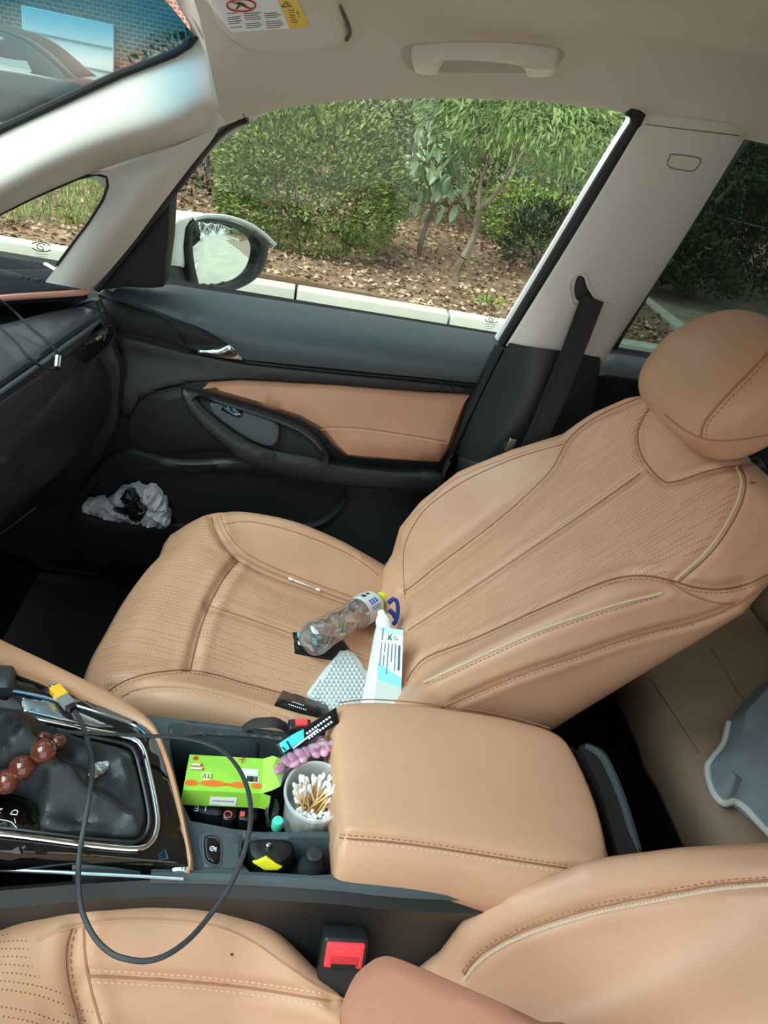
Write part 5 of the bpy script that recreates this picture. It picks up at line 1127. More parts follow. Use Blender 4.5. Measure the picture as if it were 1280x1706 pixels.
seam('print_stroke', SB(B_sa, S_sa, .001), [(478, 1235), (484, 1246)], foil, sa, r=.0012, n=6); seam('print_stroke', SB(B_sa, S_sa, .001), [(470, 1245), (476, 1250)], foil, sa, r=.001, n=6)
parts = []
for k in range(9):
    for r_ in (0, 1):
        x = 512+k*4.6+r_*3; y = 1222-k*3.3+r_*8
        if x > 552: continue
        p, n = SB(B_sa, S_sa, .0008)(x, y); parts.append(tf(rbox(.0030, .0036, .0004, 0), basis(p, (q[2]-q[0]), V((0, 1, 0)))))
mk('white_print', *joined(parts), mw, sa, smooth=False)
tube('white_stripe', [SB(B_sa, S_sa, .0008)(x, y)[0] for x, y in ((488, 1247), (508, 1232), (530, 1215))], .0012, mw, sa)
# -- yellow and black tape measure, black charger in the near tray
tp_ = empty('tape_measure', onZ(450, 1445, .53), 'small black tape measure with yellow face lying in the near tray', 'tape measure')
zt2 = .560
plate('case', [(414, 1406), (440, 1396), (470, 1398), (487, 1410), (488, 1430), (470, 1448), (440, 1452), (418, 1440), (411, 1425)], SZ(zt2), mat('rubber_case', (20, 20, 21), .5, bump=.2, bscale=400), tp_, h=.014, edge=14, skirt=.025, sdir=(0, 0, -1), step=6)
plate('yellow_face', [(421, 1437), (444, 1427), (471, 1444), (462, 1450), (440, 1449)], SP(onZ(421, 1437, zt2+.010), onZ(444, 1427, zt2+.016), onZ(471, 1444, zt2+.006)), mat('tape_yellow', (236, 222, 40), .4), tp_, h=.002, edge=2, skirt=.006, step=5, spline=False)
put('hook', lathe([(.003, 0), (.0034, .002), (.003, .006), (.001, .007)], 12), Matrix.Translation(onZ(447, 1412, zt2+.014)), mat_chrome, tp_)
chg = empty('charger_plug', onZ(521, 1440, .53), 'black round car charger standing in the near tray', 'charger')
pc2 = onZ(521, 1436, .56)
put('body', lathe([(.018, -.03), (.0185, -.02), (.017, -.006), (.012, .004), (.0095, .012), (.0098, .016), (.004, .018)], 24), Matrix.Translation(pc2), mat('charger_black', (44, 47, 48), .3), chg)
put('side_knob', lathe([(.010, -.02), (.0105, 0), (.008, .008), (.003, .010)], 18), Matrix.Translation(pc2+V((.034, .012, -.006))), mat_black, chg)
# ================================================================== ON THE PASSENGER SEAT
# -- water bottle
bt = empty('water_bottle', S_cu(560, 1060)[0], 'crumpled clear plastic water bottle with yellow-green cap lying on the seat', 'bottle')
pet = pane('bottle_plastic', (.93, .95, .95), .12, cap=.8, painted_sheen=.10)  # whitish mix stands in for sheen on the bottle
p0, n0 = S_cu(510, 1094); p1, n1 = S_cu(655, 1006); a0_ = p0+V((0, 0, .036)); a1_ = onY(640, 996, (p1.y+.01)); 
ad = (a1_-a0_).normalized(); BL = .205
Mbt = Matrix.Translation(a0_) @ ad.to_track_quat('Z', 'Y').to_matrix().to_4x4()
LB = (a1_-a0_).length
def bprof(z):
    a = np.array([(0, .015), (.02, .027), (.06, .0315), (.12, .0315), (.2, .0295), (.3, .0315), (.42, .0300), (.47, .0255), (.50, .0250), (.54, .0290), (.60, .0312), (.74, .0312), (.80, .0300), (.86, .0235), (.91, .0150), (.94, .0125), (.975, .0125)]); return np.interp(z, a[:, 0], a[:, 1])
vs = []; nz_, ns_ = 60, 40
for i in range(nz_+1):
    z = .975*i/nz_
    for k in range(ns_):
        a = 2*math.pi*k/ns_; dent = 1 - (.07*math.sin(3*a+z*22)*math.sin(z*26+a) + .035*math.sin(7*a+z*60))*(1 if z < .48 else .12)*(z > .02)
        r = bprof(z)*dent; vs.append(Mbt @ V((r*math.cos(a), r*math.sin(a), z*LB)))
fs = gridf(nz_+1, ns_, False, True); fs.append(tuple(range(ns_))[::-1])
mk('bottle_body', vs, orient_faces(vs, fs), pet, bt, sharp=0)
vs = [Mbt @ V(((bprof(z)+.0006)*math.cos(a), (bprof(z)+.0006)*math.sin(a), z*LB)) for z in np.linspace(.60, .80, 8) for a in np.linspace(0, 2*math.pi, 40, endpoint=False)]
lbm = mat('bottle_label', (224, 234, 238), .4, alpha=.85)
lab = mk('label_sleeve', vs, gridf(8, 40, False, True), lbm, bt)
put('cap', lathe([(.0145, 0), (.0152, .001), (.0152, .011), (.0140, .0135), (.006, .0142)], 28), Mbt @ Matrix.Translation((0, 0, LB*.945)), mat('cap_lime', (206, 226, 44), .4), bt)
put('neck_ring', lathe([(.0160, 0), (.0166, .001), (.0160, .0022)], 28), Mbt @ Matrix.Translation((0, 0, LB*.925)), mat('cap_lime', (206, 226, 44), .4), bt)
# print on the label, wrapped round it on the side that faces up
upv = Mbt.inverted().to_3x3() @ V((-.2, -.55, .8)); a_up = math.atan2(upv.y, upv.x); blue = mat('print_blue', (52, 112, 186), .5)
def wrap(name, z0, z1, da0, da1, m):
    vs = [Mbt @ V(((bprof(z)+.0011)*math.cos(a_up+a), (bprof(z)+.0011)*math.sin(a_up+a), z*LB)) for z in (z0, (z0+z1)/2, z1) for a in np.linspace(da0, da1, 6)]; return mk(name, *sheet([[vs[i*6+j] for j in range(6)] for i in range(3)], .0002), m, lab)
for k in range(3): wrap('label_print', .655+.035*k, .677+.035*k, .05, .42, blue)
for k in range(2): wrap('label_print', .64, .76, .55+.14*k, .60+.14*k, blue)
wrap('label_print', .63, .78, -.75, -.70, mat('print_lilac', (150, 140, 190), .5)); wrap('label_print', .66, .70, -.6, -.3, ink); wrap('label_print', .72, .75, -.55, -.35, ink)
# -- black and turquoise sachet under the bottle
sb = empty('sachet', S_cu(540, 1075)[0], 'black sachet with turquoise lettering lying under the bottle on the seat', 'sachet')
S_c2 = SB(B_cu, SZ(.5), .0005)
_, B_sb = plate('sachet_body', [(488, 1053), (520, 1055), (570, 1064), (585, 1085), (566, 1102), (530, 1097), (491, 1089)], S_c2, foil, sb, h=.004, edge=6, skirt=.004, step=8, spline=False)
S_b3 = SB(B_sb, S_cu, .0004)
plate('turquoise_block', [(495, 1054), (518, 1056), (516, 1064), (496, 1063)], S_b3, teal, sb, h=.0002, edge=1, skirt=.0005, step=5, spline=False)
plate('white_stripe', [(496, 1068), (508, 1069), (519, 1076), (524, 1086), (519, 1085), (512, 1078), (497, 1074)], S_b3, mw, sb, h=.0002, edge=1, skirt=.0005, step=5, spline=False)
plate('turquoise_block', [(519, 1062), (527, 1064), (528, 1076), (521, 1072)], S_b3, teal, sb, h=.0002, edge=1, skirt=.0005, step=5, spline=False)
# -- bubble mailer
bm_ = empty('bubble_mailer', S_cu(570, 1130)[0], 'grey-white bubble wrap pouch lying on the seat by the box', 'bubble wrap')
bmo = [(511, 1156), (528, 1132), (548, 1106), (564, 1088), (579, 1083), (590, 1092), (604, 1112), (614, 1126), (612, 1180), (560, 1190), (535, 1182)]
bw = mat('bubble_film', (206, 214, 214), .22, spec=.6)
S_bm = SB(B_cu, SZ(.5), .003)
bmb, B_bm = plate('film', bmo, S_bm, bw, bm_, h=.005, edge=4, skirt=.006, step=9, spline=False)
bub = lathe([(.0040, -.0005), (.0037, .0012), (.0026, .0026), (.0010, .0032), (1e-4, .0033)], 10, False); parts = []
S_bb = SB(B_bm, S_bm)
yb = 1086
for r_ in range(16):
    for k in range(20):
        x = 508+k*7.6+(3.8 if r_ % 2 else 0); y = 1084+r_*6.4
        if inpoly(x, y, bmo) and segd(x, y, bmo) > 4:
            p, n = S_bb(x, y); parts.append(tf(bub, basis(p, V((1, 0, 0)) - n*n.x, n.cross(V((1, 0, 0))))))
ob = mk('bubble', *joined(parts), bw, bm_, sharp=0); ob['kind'] = 'stuff'
# -- mask box leaning on the backrest
mb_ = empty('mask_box', S_cu(640, 1150)[0], 'white and pale blue box with printed lines leaning against the seat back', 'box')
q0 = onY(633, 1044, 1.025); q1 = onY(672, 1050, 1.01); q3 = onY(617, 1175, .925); q2 = onY(668, 1180, .905)
# front face corners from the photo; depth goes left towards the seat front
ex_ = (q1-q0); ey_ = (q3-q0); nb3 = ex_.cross(ey_).normalized()
if nb3.dot(CAM-q0) < 0: nb3 = -nb3
q2 = onP(668, 1180, q0, nb3)
d0_ = onY(626, 1047, q0.y+.014)-q0; d3_ = onY(601, 1178, q3.y+.012)-q3
vs = [q0, q1, q2, q3, q0+d0_, q1+d0_, q2+d3_, q3+d3_]
whb = mat('carton_white', (226, 234, 232), .5)
fs = [(0, 1, 2, 3), (7, 6, 5, 4), (0, 3, 7, 4), (1, 5, 6, 2), (0, 4, 5, 1), (3, 2, 6, 7)]
mk('carton', vs, orient_faces(vs, fs), whb, mb_, smooth=False)
def mq(u, v, off=.0005): return q0+(q1-q0)*u*(1-v)+(q2-q3)*u*v+(q3-q0)*v+nb3*off
def mpanel(name, pts, m):
    P4 = pts if len(pts) == 4 else None
    if P4:
        g = [[mq(*(np.array(P4[0])*(1-a)*(1-b)+np.array(P4[1])*a*(1-b)+np.array(P4[2])*a*b+np.array(P4[3])*(1-a)*b), .0007) for a in np.linspace(0, 1, 6)] for b in np.linspace(0, 1, 8)]
        return mk(name, *sheet(g, .0003), m, mb_, smooth=False)
    c = [mq(u, v, .0006) for u, v in pts]; n = len(c); v2 = c+[p+nb3*.0003 for p in c]
    return mk(name, v2, orient_faces(v2, [tuple(range(n)), tuple(range(n, 2*n))[::-1]]+[(i, (i+1) % n, n+(i+1) % n, n+i) for i in range(n)]), m, mb_, smooth=False)
sky = mat('carton_sky_blue', (128, 206, 232), .5)
mpanel('blue_patch', [(.10, .46), (1.0, .62), (1.0, .75), (.12, .67)], sky); mpanel('pale_band', [(0, 0), (1, 0), (1, .07), (0, .05)], mat('carton_pale_blue', (176, 226, 238), .5))
mpanel('grey_end', [(.12, .67), (1, .75), (1, 1), (.1, 1)], mat('carton_grey', (196, 202, 194), .6))
mu = (q1-q0).normalized(); mv_ = (q3-q0).normalized()
lm_ = mat('logo_green', (38, 130, 84), .5)
for pts in ([(.36, .05), (.42, .09), (.52, .12), (.56, .16), (.50, .155), (.40, .12)], [(.56, .05), (.50, .085), (.40, .12), (.36, .16), (.44, .15), (.54, .09)]): mpanel('logo', pts, lm_)
tube('logo_ring', [mq(.70+.07*math.cos(a), .12+.022*math.sin(a), .0009) for a in np.linspace(0, 2*math.pi, 14, endpoint=False)], .0005, bar, mb_, closed=True, seg=5)
parts = []
for c_, (u, v0, v1, w) in enumerate(((.16, .02, .16, .0014), (.16, .20, .50, .0010), (.30, .20, .32, .0010), (.30, .36, .50, .0010), (.44, .20, .60, .0010), (.58, .20, .44, .0010), (.72, .20, .54, .0010), (.87, .22, .52, .0020))):
    v = v0
    while v < v1: 
        parts.append(tf(rbox(.0005+w*1.6, w*1.4, .0003, 0), basis(mq(u+.02*(v-v0), v, .0013), mu, mv_))); v += .023 if w > .0011 else .016
mk('printed_lines', *joined(parts), mat('print_navy', (60, 80, 110), .6), mb_, smooth=False)
# -- white tube and blue strap behind the box
wt_ = empty('cream_tube', S_cu(645, 1035)[0], 'white squeeze tube with small print standing behind the printed box', 'tube')
c0 = onY(648, 1040, 1.06); c1 = onY(642, 1010, 1.09)
Mt = Matrix.Translation(c0-V((0, 0, .028))) @ (c1-c0).normalized().to_track_quat('Z', 'Y').to_matrix().to_4x4()
put('tube_body', lathe([(.013, 0), (.0145, .004), (.0145, .028), (.012, .036), (.0075, .043), (.007, .049), (.003, .051)], 24), Mt, mat('tube_white', (232, 236, 234), .35), wt_)
parts = [tf(rbox(.003, .0022, .0004, 0), Mt @ Matrix.Rotation(a, 4, 'Z') @ Matrix.Translation((.0155, 0, z)) @ Matrix.Rotation(math.pi/2, 4, 'Y')) for a in np.linspace(-2.6, -.6, 7) for z in (.022, .028)]
mk('tube_print', *joined(parts), bar, wt_, smooth=False)
bs = empty('blue_strap', onY(657, 1010, 1.12), 'dark blue plastic strap tucked between cushion and backrest', 'strap')
tube('strap', cat([onY(*p) for p in [(648, 1004, 1.13), (656, 998, 1.125), (662, 1004, 1.12), (663, 1020, 1.115), (660, 1034, 1.11), (655, 1040, 1.11)]], 24), .0030, mat('strap_blue', (40, 54, 130), .4), bs, flat=.0045)
tube('strap_end', cat([onY(*p) for p in [(648, 1016, 1.125), (655, 1022, 1.12), (660, 1030, 1.115)]], 10), .003, mat('strap_blue_dark', (34, 44, 110), .4), bs, flat=.006)
# -- black squeeze tube on the near bolster
bk_ = empty('hand_cream_tube', S_cu(500, 1175)[0], 'flat black squeeze tube with small white print on the cushion edge', 'tube')
_, B_bt = plate('tube_body', [(471, 1151), (490, 1158), (520, 1168), (548, 1178), (544, 1192), (530, 1196), (500, 1189), (457, 1176)], SB(B_cu, SZ(.52), .004), mat('tube_black', (18, 18, 19), .35), bk_, h=.005, edge=6, skirt=.010, step=7, spline=False)
S_bt = SB(B_bt, S_cu, .0005)
parts = []
for r_, (x0, y0, n_) in enumerate(((488, 1170, 6), (482, 1170.5, 9))):
    for k in range(n_):
        p, n = S_bt(x0+k*3.4, y0+r_*3.6+k*1.1); parts.append(tf(rbox(.0020, .0018, .0003, 0), basis(p, V((1, -.1, 0)), V((.1, 1, 0)))))
mk('white_print', *joined(parts), mw, bk_, smooth=False)
seam('crimp_line', S_bt, [(527, 1173), (524, 1182)], mat_grey, bk_, r=.0008, n=5)
# -- white plastic bag in the door pocket
bg_ = empty('plastic_bag', S_door(215, 860)[0]+V((0, -.05, 0)), 'crumpled white plastic bag with dark wrapper stuffed in the door pocket', 'plastic bag')
bagm = mat('thin_bag', (206, 208, 216), .45, bump=.6, bscale=60)
bago = [(146, 832), (152, 822), (172, 820), (186, 822), (200, 808), (215, 799), (236, 800), (258, 799), (272, 812), (283, 832), (288, 866), (262, 867), (240, 864), (200, 857), (170, 850), (150, 842)]
def crum(x, y): return .012*abs(math.sin(x*.11+math.sin(y*.13)*1.5))+.010*abs(math.sin(y*.15-x*.07)) + .006*abs(math.sin(x*.31+y*.22))
_, B_bag = plate('bag', bago, lambda x, y: (S_door(x, y)[0]+S_door(x, y)[1]*.018, S_door(x, y)[1]), bagm, bg_, h=.018, edge=14, skirt=.02, step=5, lift=crum, sharp=25)
S_bag = SB(B_bag, S_door, .001)
plate('dark_wrapper', [(210, 822), (222, 816), (236, 838), (246, 850), (228, 866), (214, 858), (206, 842)], S_bag, mat('wrapper_black', (16, 20, 20), .3, bump=1, bscale=120), bg_, h=.008, edge=5, skirt=.004, step=4, lift=lambda x, y: .006*abs(math.sin(x*.6+y*.4)), sharp=20)
plate('dark_wrapper', [(189, 846), (198, 844), (212, 850), (220, 858), (204, 857), (191, 852)], S_bag, mat('wrapper_grey', (44, 46, 50), .4), bg_, h=.004, edge=3, skirt=.003, step=4)
plate('paper_scrap', [(226, 852), (240, 848), (244, 854), (230, 866)], SB(B_bag, S_door, .008), mat('scrap_beige', (190, 180, 168), .6), bg_, h=.002, edge=2, skirt=.002, step=3, sharp=20)
# ================================================================== DRIVER SIDE FOREGROUND
# unclear brown shape close to the lens, built as a padded cushion
S_wg = SP(onZ(580, 1680, .66), onZ(640, 1600, .68), onZ(900, 1706, .72))
pillow_o = [(566, 1740), (566, 1700), (574, 1668), (592, 1632), (615, 1610), (640, 1597), (672, 1600), (760, 1638), (830, 1668), (900, 1702), (960, 1735)]
cw = empty('lumbar_cushion', onZ(700, 1700, .55), 'reddish brown padded cushion lying on the driver seat', 'cushion')
wgm = leather('cushion_brown', (168, 112, 88), .7, bump=.3)
plate('pad', pillow_o+[(960, 2000), (540, 2000)], S_wg, wgm, cw, h=.03, edge=30, skirt=.07, step=18, spline=True)
# driver seat seams
seam('seam', S_dc, [(120, 1545), (110, 1580), (112, 1630), (130, 1706), (140, 1760)], mat_seam, dcush, r=.0014, n=40)
stitch('stitching', S_dc, [(126, 1548), (118, 1582), (120, 1630), (138, 1706)], mat_tand, dcush)
seam('seam', S_dc, [(140, 1545), (142, 1590), (150, 1640), (168, 1706), (180, 1750)], mat_tand, dcush, r=.0016, n=40)
for k, (dy, m_) in enumerate(((0, mat_thread), (20, mat_thread))): stitch('stitching', S_dc, [(152, 1616+dy), (230, 1620+dy), (330, 1627+dy), (430, 1638+dy), (540, 1655+dy)], m_, dcush)
seam('seam', S_dc, [(150, 1626), (230, 1630), (330, 1637), (430, 1648), (550, 1668)], mat_tand, dcush, r=.0018, n=60)
seam('piping', S_dc, [(60, 1567), (115, 1545), (200, 1533), (290, 1535), (360, 1545), (420, 1570), (470, 1605), (520, 1640), (575, 1667)], mat_tan, dcush, r=.0022, n=70)
dl = [(775, 1632), (800, 1602), (850, 1570), (920, 1543), (1000, 1520), (1100, 1500), (1200, 1482), (1285, 1475)]
tube('cord', [p for p, _ in onpath(SB(B_db, None, .0008, 1.05), dl, 80)], .0022, mat_cord, dback)
stitch('cord_twist', SB(B_db, None, .0024, 1.05), dl, mat_cord, dback, ln=.0028, gap=.0015, r=.0011, slant=.0014)
seam('seam', S_db, [(x-3, y-9) for x, y in dl], mat_tand, dback, r=.0014, n=80); stitch('stitching', S_db, [(x-5, y-14) for x, y in dl], mat_tand, dback)
# small stain on the driver cushion is a crumb of dried mud
cr_ = mk('crumb', *tf(lathe([(1e-4, 0), (.0022, .0004), (.0018, .001), (1e-4, .0014)], 9, False), Matrix.Translation(S_dc(386, 1590)[0])), mat('crumb_brown', (110, 50, 36), .7)); tag(cr_, 'tiny dark brown crumb on the driver seat cushion', 'crumb')
# ================================================================== REAR SEAT
rs_ = empty('rear_bench', (1.0, .85, .3), 'tan leather rear bench behind the passenger seat, dimness painted into its colour', 'rear seat')
dimt = leather('rear_leather_shaded', (150, 124, 102), .55)  # tan leather darkened in colour for the dim rear of the cabin
sec = [(.80, .33), (.785, .40), (.79, .45), (.82, .475), (.90, .482), (1.05, .470), (1.20, .452), (1.28, .46)]
rows = [[V((x, y, z-.012*math.exp(-((y-.98)/.03)**2)-.02*max(0, abs(y-.75)-.55))) for y in np.linspace(.0, 1.42, 60)] for x, z in cat(sec, 30)]
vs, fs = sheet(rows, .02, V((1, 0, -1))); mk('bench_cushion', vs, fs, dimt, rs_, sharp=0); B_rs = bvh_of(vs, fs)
sec = [(1.20, .44), (1.20, .50), (1.26, .66), (1.36, .90), (1.44, 1.05), (1.50, 1.06)]
rows = [[V((x, y, z)) for y in np.linspace(.0, 1.40, 30)] for x, z in cat(sec, 24)]
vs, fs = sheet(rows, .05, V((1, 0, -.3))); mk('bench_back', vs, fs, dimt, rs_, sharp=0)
S_rs = SB(B_rs, SZ(.47))
seam('seam', S_rs, [(1085, 1130), (1110, 1170), (1140, 1215), (1165, 1255)], mat_seam, rs_, r=.0016, n=30); seam('seam', S_rs, [(1185, 1080), (1210, 1120), (1240, 1165), (1290, 1180)], mat_seam, rs_, r=.0016, n=30)
pw_ = empty('grey_pillow', S_rs(1240, 1260)[0], 'soft grey pillow with pale piped corner lying on the rear bench', 'pillow')
pil = [(1176, 1278), (1186, 1262), (1204, 1238), (1210, 1210), (1222, 1190), (1250, 1160), (1290, 1130), (1400, 1120), (1480, 1300), (1440, 1420), (1330, 1420), (1290, 1400), (1262, 1370), (1240, 1348), (1222, 1338), (1205, 1342), (1186, 1320)]
S_pw = SZ(.494)
gpm = mat('pillow_cloth', (124, 132, 138), .85, bump=.35, bscale=90, spec=.2)
_, B_pw = plate('pillow', pil, S_pw, gpm, pw_, h=.05, edge=55, skirt=.006, step=11, lift=lambda x, y: .004*math.sin(x*.05+y*.06)-.010*math.exp(-(((x-1235)*.8+(y-1310)*.6)/9)**2)*math.exp(-((y-1310)/30)**2))
tube('piping', [SB(B_pw, S_pw, .0)(x, y)[0] for x, y in cat([(1215, 1205), (1206, 1240), (1188, 1264), (1179, 1282), (1188, 1318), (1205, 1338), (1222, 1335), (1242, 1346), (1264, 1370), (1292, 1398)], 50)], .006, mat('pale_cord_grey', (206, 204, 192), .7), pw_)

# ================================================================== OUTSIDE
road_m = mat('pale_concrete', (158, 160, 152), .9, bump=.3, bscale=30, rgb2=(176, 178, 168), vscale=1.2)
soil_m = mat('bare_soil', (104, 84, 66), .95, bump=.8, bscale=25, rgb2=(138, 114, 92), vscale=3)
vs, fs = sheet([[V((x, y, 0)) for y in (-25, -8, 2, 12, 30)] for x in (-30, -10, 0, 10, 30)], .1, V((0, 0, -1)))
gr = mk('ground', vs, fs, road_m); tag(gr, 'pale concrete road beside the parked car', 'road', kind='structure')
rows = [[V((x, y, .13+.05*math.sin(x*1.3+y)*math.sin(y*.9)+.03*(y-5))) for y in np.linspace(4.92, 9.2, 30)] for x in np.linspace(-9, 2.85, 60)]
vs, fs = sheet(rows, .2, V((0, 0, -1))); bed = mk('garden_bed', vs, fs, soil_m); B_bed = bvh_of(vs, fs); tag(bed, 'bare brown soil of the planted verge', 'soil', kind='structure')
rows = [[V((x, y, .20+.035*(y-7))) for y in np.linspace(9.1, 13.9, 8)] for x in np.linspace(-1.6, 2.85, 10)]
vs, fs = sheet(rows, .2, V((0, 0, -1))); bed3 = mk('garden_bed', vs, fs, soil_m); tag(bed3, 'shaded brown soil under the trees at the back', 'soil', kind='structure')
def bedz(x, y):
    h = B_bed.ray_cast(V((x, y, 3)), V((0, 0, -1))); return h[0].z if h[0] else .12
rows = [[V((x, y, .12+.02*(y-5))) for y in np.linspace(4.92, 12, 12)] for x in np.linspace(6, 20, 12)]
rows = [[p+V((4, 0, 0)) for p in r] for r in rows]
vs, fs = sheet(rows, .2, V((0, 0, -1))); bed2 = mk('garden_bed', vs, fs, soil_m); tag(bed2, 'brown soil verge further back along the road', 'soil', kind='structure')
kerb = empty('kerb', (-2, 4.84, 0), 'row of pale concrete kerb stones edging the planted verge', 'kerb', kind='structure')
km = mat('kerb_concrete', (176, 178, 168), .85, bump=.3, bscale=60, var=.06, vscale=4)
kg = rbox(.985, .14, .15, .012, 2); kme = None
x = -8.5
while x < 2.9:
    if kme is None: o = put('kerb_stone', kg, Matrix.Translation((x, 4.84, 0)), km, kerb); kme = o
    else: c = kme.copy(); COL.objects.link(c); c.location = V((x, 4.84, 0))-WLOC[kerb.name]
    x += 1.0
for k in range(6):
    o = put('kerb_stone', kg, Matrix.Translation((2.97, 5.42+k, 0)) @ Matrix.Rotation(math.pi/2, 4, 'Z'), km, kerb)
for k in range(14):
    c = kme.copy(); COL.objects.link(c); c.location = V((10.5+k, 4.84, 0))-WLOC[kerb.name]
# ---- leaves
def leafmat(name, a, b, sc=3.0, rough=.45, spec=.4):
    m = mat(name, a, rough, rgb2=b, vscale=sc, spec=spec); bsd = m.node_tree.nodes['Principled BSDF']; bsd.inputs['Subsurface Weight'].default_value = 0
    return m
def leaves(name, C, D, L, Wd, m, parent=None, fold=.25):
    """C centres, D growth directions, one folded blade each"""
    n = len(C); C = np.asarray(C); D = np.asarray(D); D = D/np.linalg.norm(D, axis=1)[:, None]
    R = rng.normal(size=(n, 3)); S = np.cross(D, R); S /= np.linalg.norm(S, axis=1)[:, None]; N = np.cross(S, D)
    L = (np.ones(n)*L*rng.uniform(.7, 1.25, n))[:, None]; Wd = (np.ones(n)*Wd*rng.uniform(.75, 1.2, n))[:, None]
    v0 = C; v1 = C+D*L*.45+S*Wd*.5+N*Wd*fold; v2 = C+D*L-N*L*.08; v3 = C+D*L*.45-S*Wd*.5+N*Wd*fold; vm = C+D*L*.5
    P = np.stack([v0, v1, v2, v3, vm], 1).reshape(-1, 3); i = np.arange(n)*5
    F = np.concatenate([np.stack([i, i+1, i+4], 1), np.stack([i+1, i+2, i+4], 1), np.stack([i+2, i+3, i+4], 1), np.stack([i+3, i, i+4], 1)])
    lo, hi = P.min(0), P.max(0); base = V(((lo[0]+hi[0])/2, (lo[1]+hi[1])/2, lo[2]))
    me = bpy.data.meshes.new(name); me.from_pydata((P-np.array(base[:])).tolist(), [], F.tolist()); me.materials.append(m)
    o = bpy.data.objects.new(name, me); COL.objects.link(o); WLOC[o.name] = base
    if parent is not None: o.parent = parent; o.location = base-WLOC[parent.name]
    else: o.location = base
    o['kind'] = 'stuff'; return o
def blob(c, r, n, shell=.55, lump=.12):
    d = rng.normal(size=(n, 3)); d /= np.linalg.norm(d, axis=1)[:, None]; rad = (shell+(1-shell)*rng.random(n)**.5)*(1+lump*np.sin(d[:, 0]*7+d[:, 2]*5)*np.sin(d[:, 1]*6+2))
    C = np.array(c)+d*rad[:, None]*np.array(r); D = d+rng.normal(size=(n, 3))*.55+np.array([0, 0, .25]); return C, D
bush_m = leafmat('bush_leaf', (66, 86, 42), (140, 160, 90), 9); dark_m = leafmat('dark_leaf', (30, 44, 28), (60, 80, 48), 4)
pale_m = leafmat('pale_leaf', (112, 138, 104), (164, 186, 150), 5); peach_m = leafmat('lance_leaf', (78, 104, 58), (138, 160, 100), 4)
olive_m = leafmat('olive_leaf', (86, 98, 62), (124, 134, 92), 4); blue_m = leafmat('bluish_leaf', (92, 116, 100), (156, 176, 160), 6); lime_m = leafmat('hedge_leaf', (88, 116, 50), (140, 166, 78), 6)
bark = mat('bark', (92, 82, 70), .9, bump=.8, bscale=40, rgb2=(128, 118, 104), vscale=10)
def shrub(name, label, px, py, Y, rx, ry, rz, n, L, Wd, m, core=True, group=None, shell=.55):
    c = onY(px, py, Y); z0 = bedz(c.x, c.y); e = empty(name, (c.x, c.y, z0), label, 'shrub', group)
    C, D = blob(c, (rx, ry, rz), n, shell); ok = C[:, 2] > z0+.03; leaves('foliage', C[ok], D[ok], L, Wd, m, e)
    if core:
        parts = []
        for k in range(9):
            a = rng.uniform(0, 6.28); q = V((c.x+rx*.55*math.cos(a), c.y+ry*.55*math.sin(a), c.z+rz*rng.uniform(-.2, .5)))
            parts.append(tube('', cat([V((c.x+.04*math.cos(a), c.y, z0-.03)), (V((c.x, c.y, z0))+q)/2+V((0, 0, -.03)), q], 8), .012, None, seg=5, build=False))
        mk('stems', *joined(parts), bark, e)
    return e
shrub('round_shrub', 'large round clipped shrub with dense glossy leaves behind the kerb', 515, 318, 6.15, .70, .66, .64, 18000, .046, .024, bush_m, shell=.80)
shrub('dark_shrub', 'dark shaded shrub left of the round clipped shrub', 315, 330, 7.3, .75, .6, .9, 4200, .075, .034, dark_m)
shrub('hedge', 'low light green hedge bushes between the trees', 885, 365, 7.6, .55, .5, .32, 2600, .05, .024, lime_m)
shrub('dark_shrub', 'dark green shrub at the end of the verge near the window frame', 905, 440, 6.6, .40, .4, .50, 2600, .055, .024, dark_m)
shrub('bluish_shrub', 'silvery blue-green shrub behind the light hedge', 930, 320, 8.2, .6, .5, .45, 2200, .075, .032, blue_m)
shrub('low_plant', 'small tuft of green ground plants near the kerb', 815, 520, 5.25, .14, .12, .10, 160, .05, .025, lime_m, core=False)
# ---- trees
def limb(a, b, r0, r1, bend=.06, n=10):
    a, b = V(a), V(b); m_ = (a+b)/2+V((rng.uniform(-bend, bend), rng.uniform(-bend, bend), 0)); P = cat([a, m_, b], n); return tube('', P, r0, None, seg=7, build=False, rr=list(np.linspace(r0, r1, n)))
def tree(name, label, base_px, Y, segs, m_bark, crowns, m, L, Wd, drop=0.0, group=None, cat_='tree', root_z=None):
    b = onY(*base_px, Y); z0 = bedz(b.x, b.y) if root_z is None else root_z; b = V((b.x, b.y, z0)); e = empty(name, b, label, cat_, group)
    parts = []
    for (a, q, r0, r1) in segs:
        A = V((b.x, b.y, z0-.05)) if a is None else onY(*a); parts.append(limb(A, onY(*q), r0, r1))
    mk('trunk', *joined(parts), m_bark, e)
    Cs, Ds = [], []
    for (px, py, yy, rx, ry, rz, n) in crowns:
        C, D = blob(onY(px, py, yy), (rx, ry, rz), n, .25, .2); D[:, 2] -= drop; Cs.append(C); Ds.append(D)
    C = np.concatenate(Cs); D = np.concatenate(Ds); ok = C[:, 2] > z0+.1; leaves('foliage', C[ok], D[ok], L, Wd, m, e); return e
sap = tree('sapling', 'slim sapling with large pale drooping leaves between bush and tree', (702, 425), 6.5, [(None, (712, 370, 6.5), .028, .022), ((712, 370, 6.5), (722, 300, 6.5), .022, .012), ((716, 340, 6.5), (690, 270, 6.5), .012, .005), ((722, 300, 6.5), (760, 250, 6.4), .012, .005), ((722, 300, 6.5), (712, 230, 6.5), .011, .005), ((745, 270, 6.45), (790, 230, 6.4), .007, .004), ((700, 300, 6.5), (672, 230, 6.5), .007, .003)], bark, [(720, 280, 6.9, .30, .3, .35, 260)], pale_m, .07, .035, .6)
lg = None
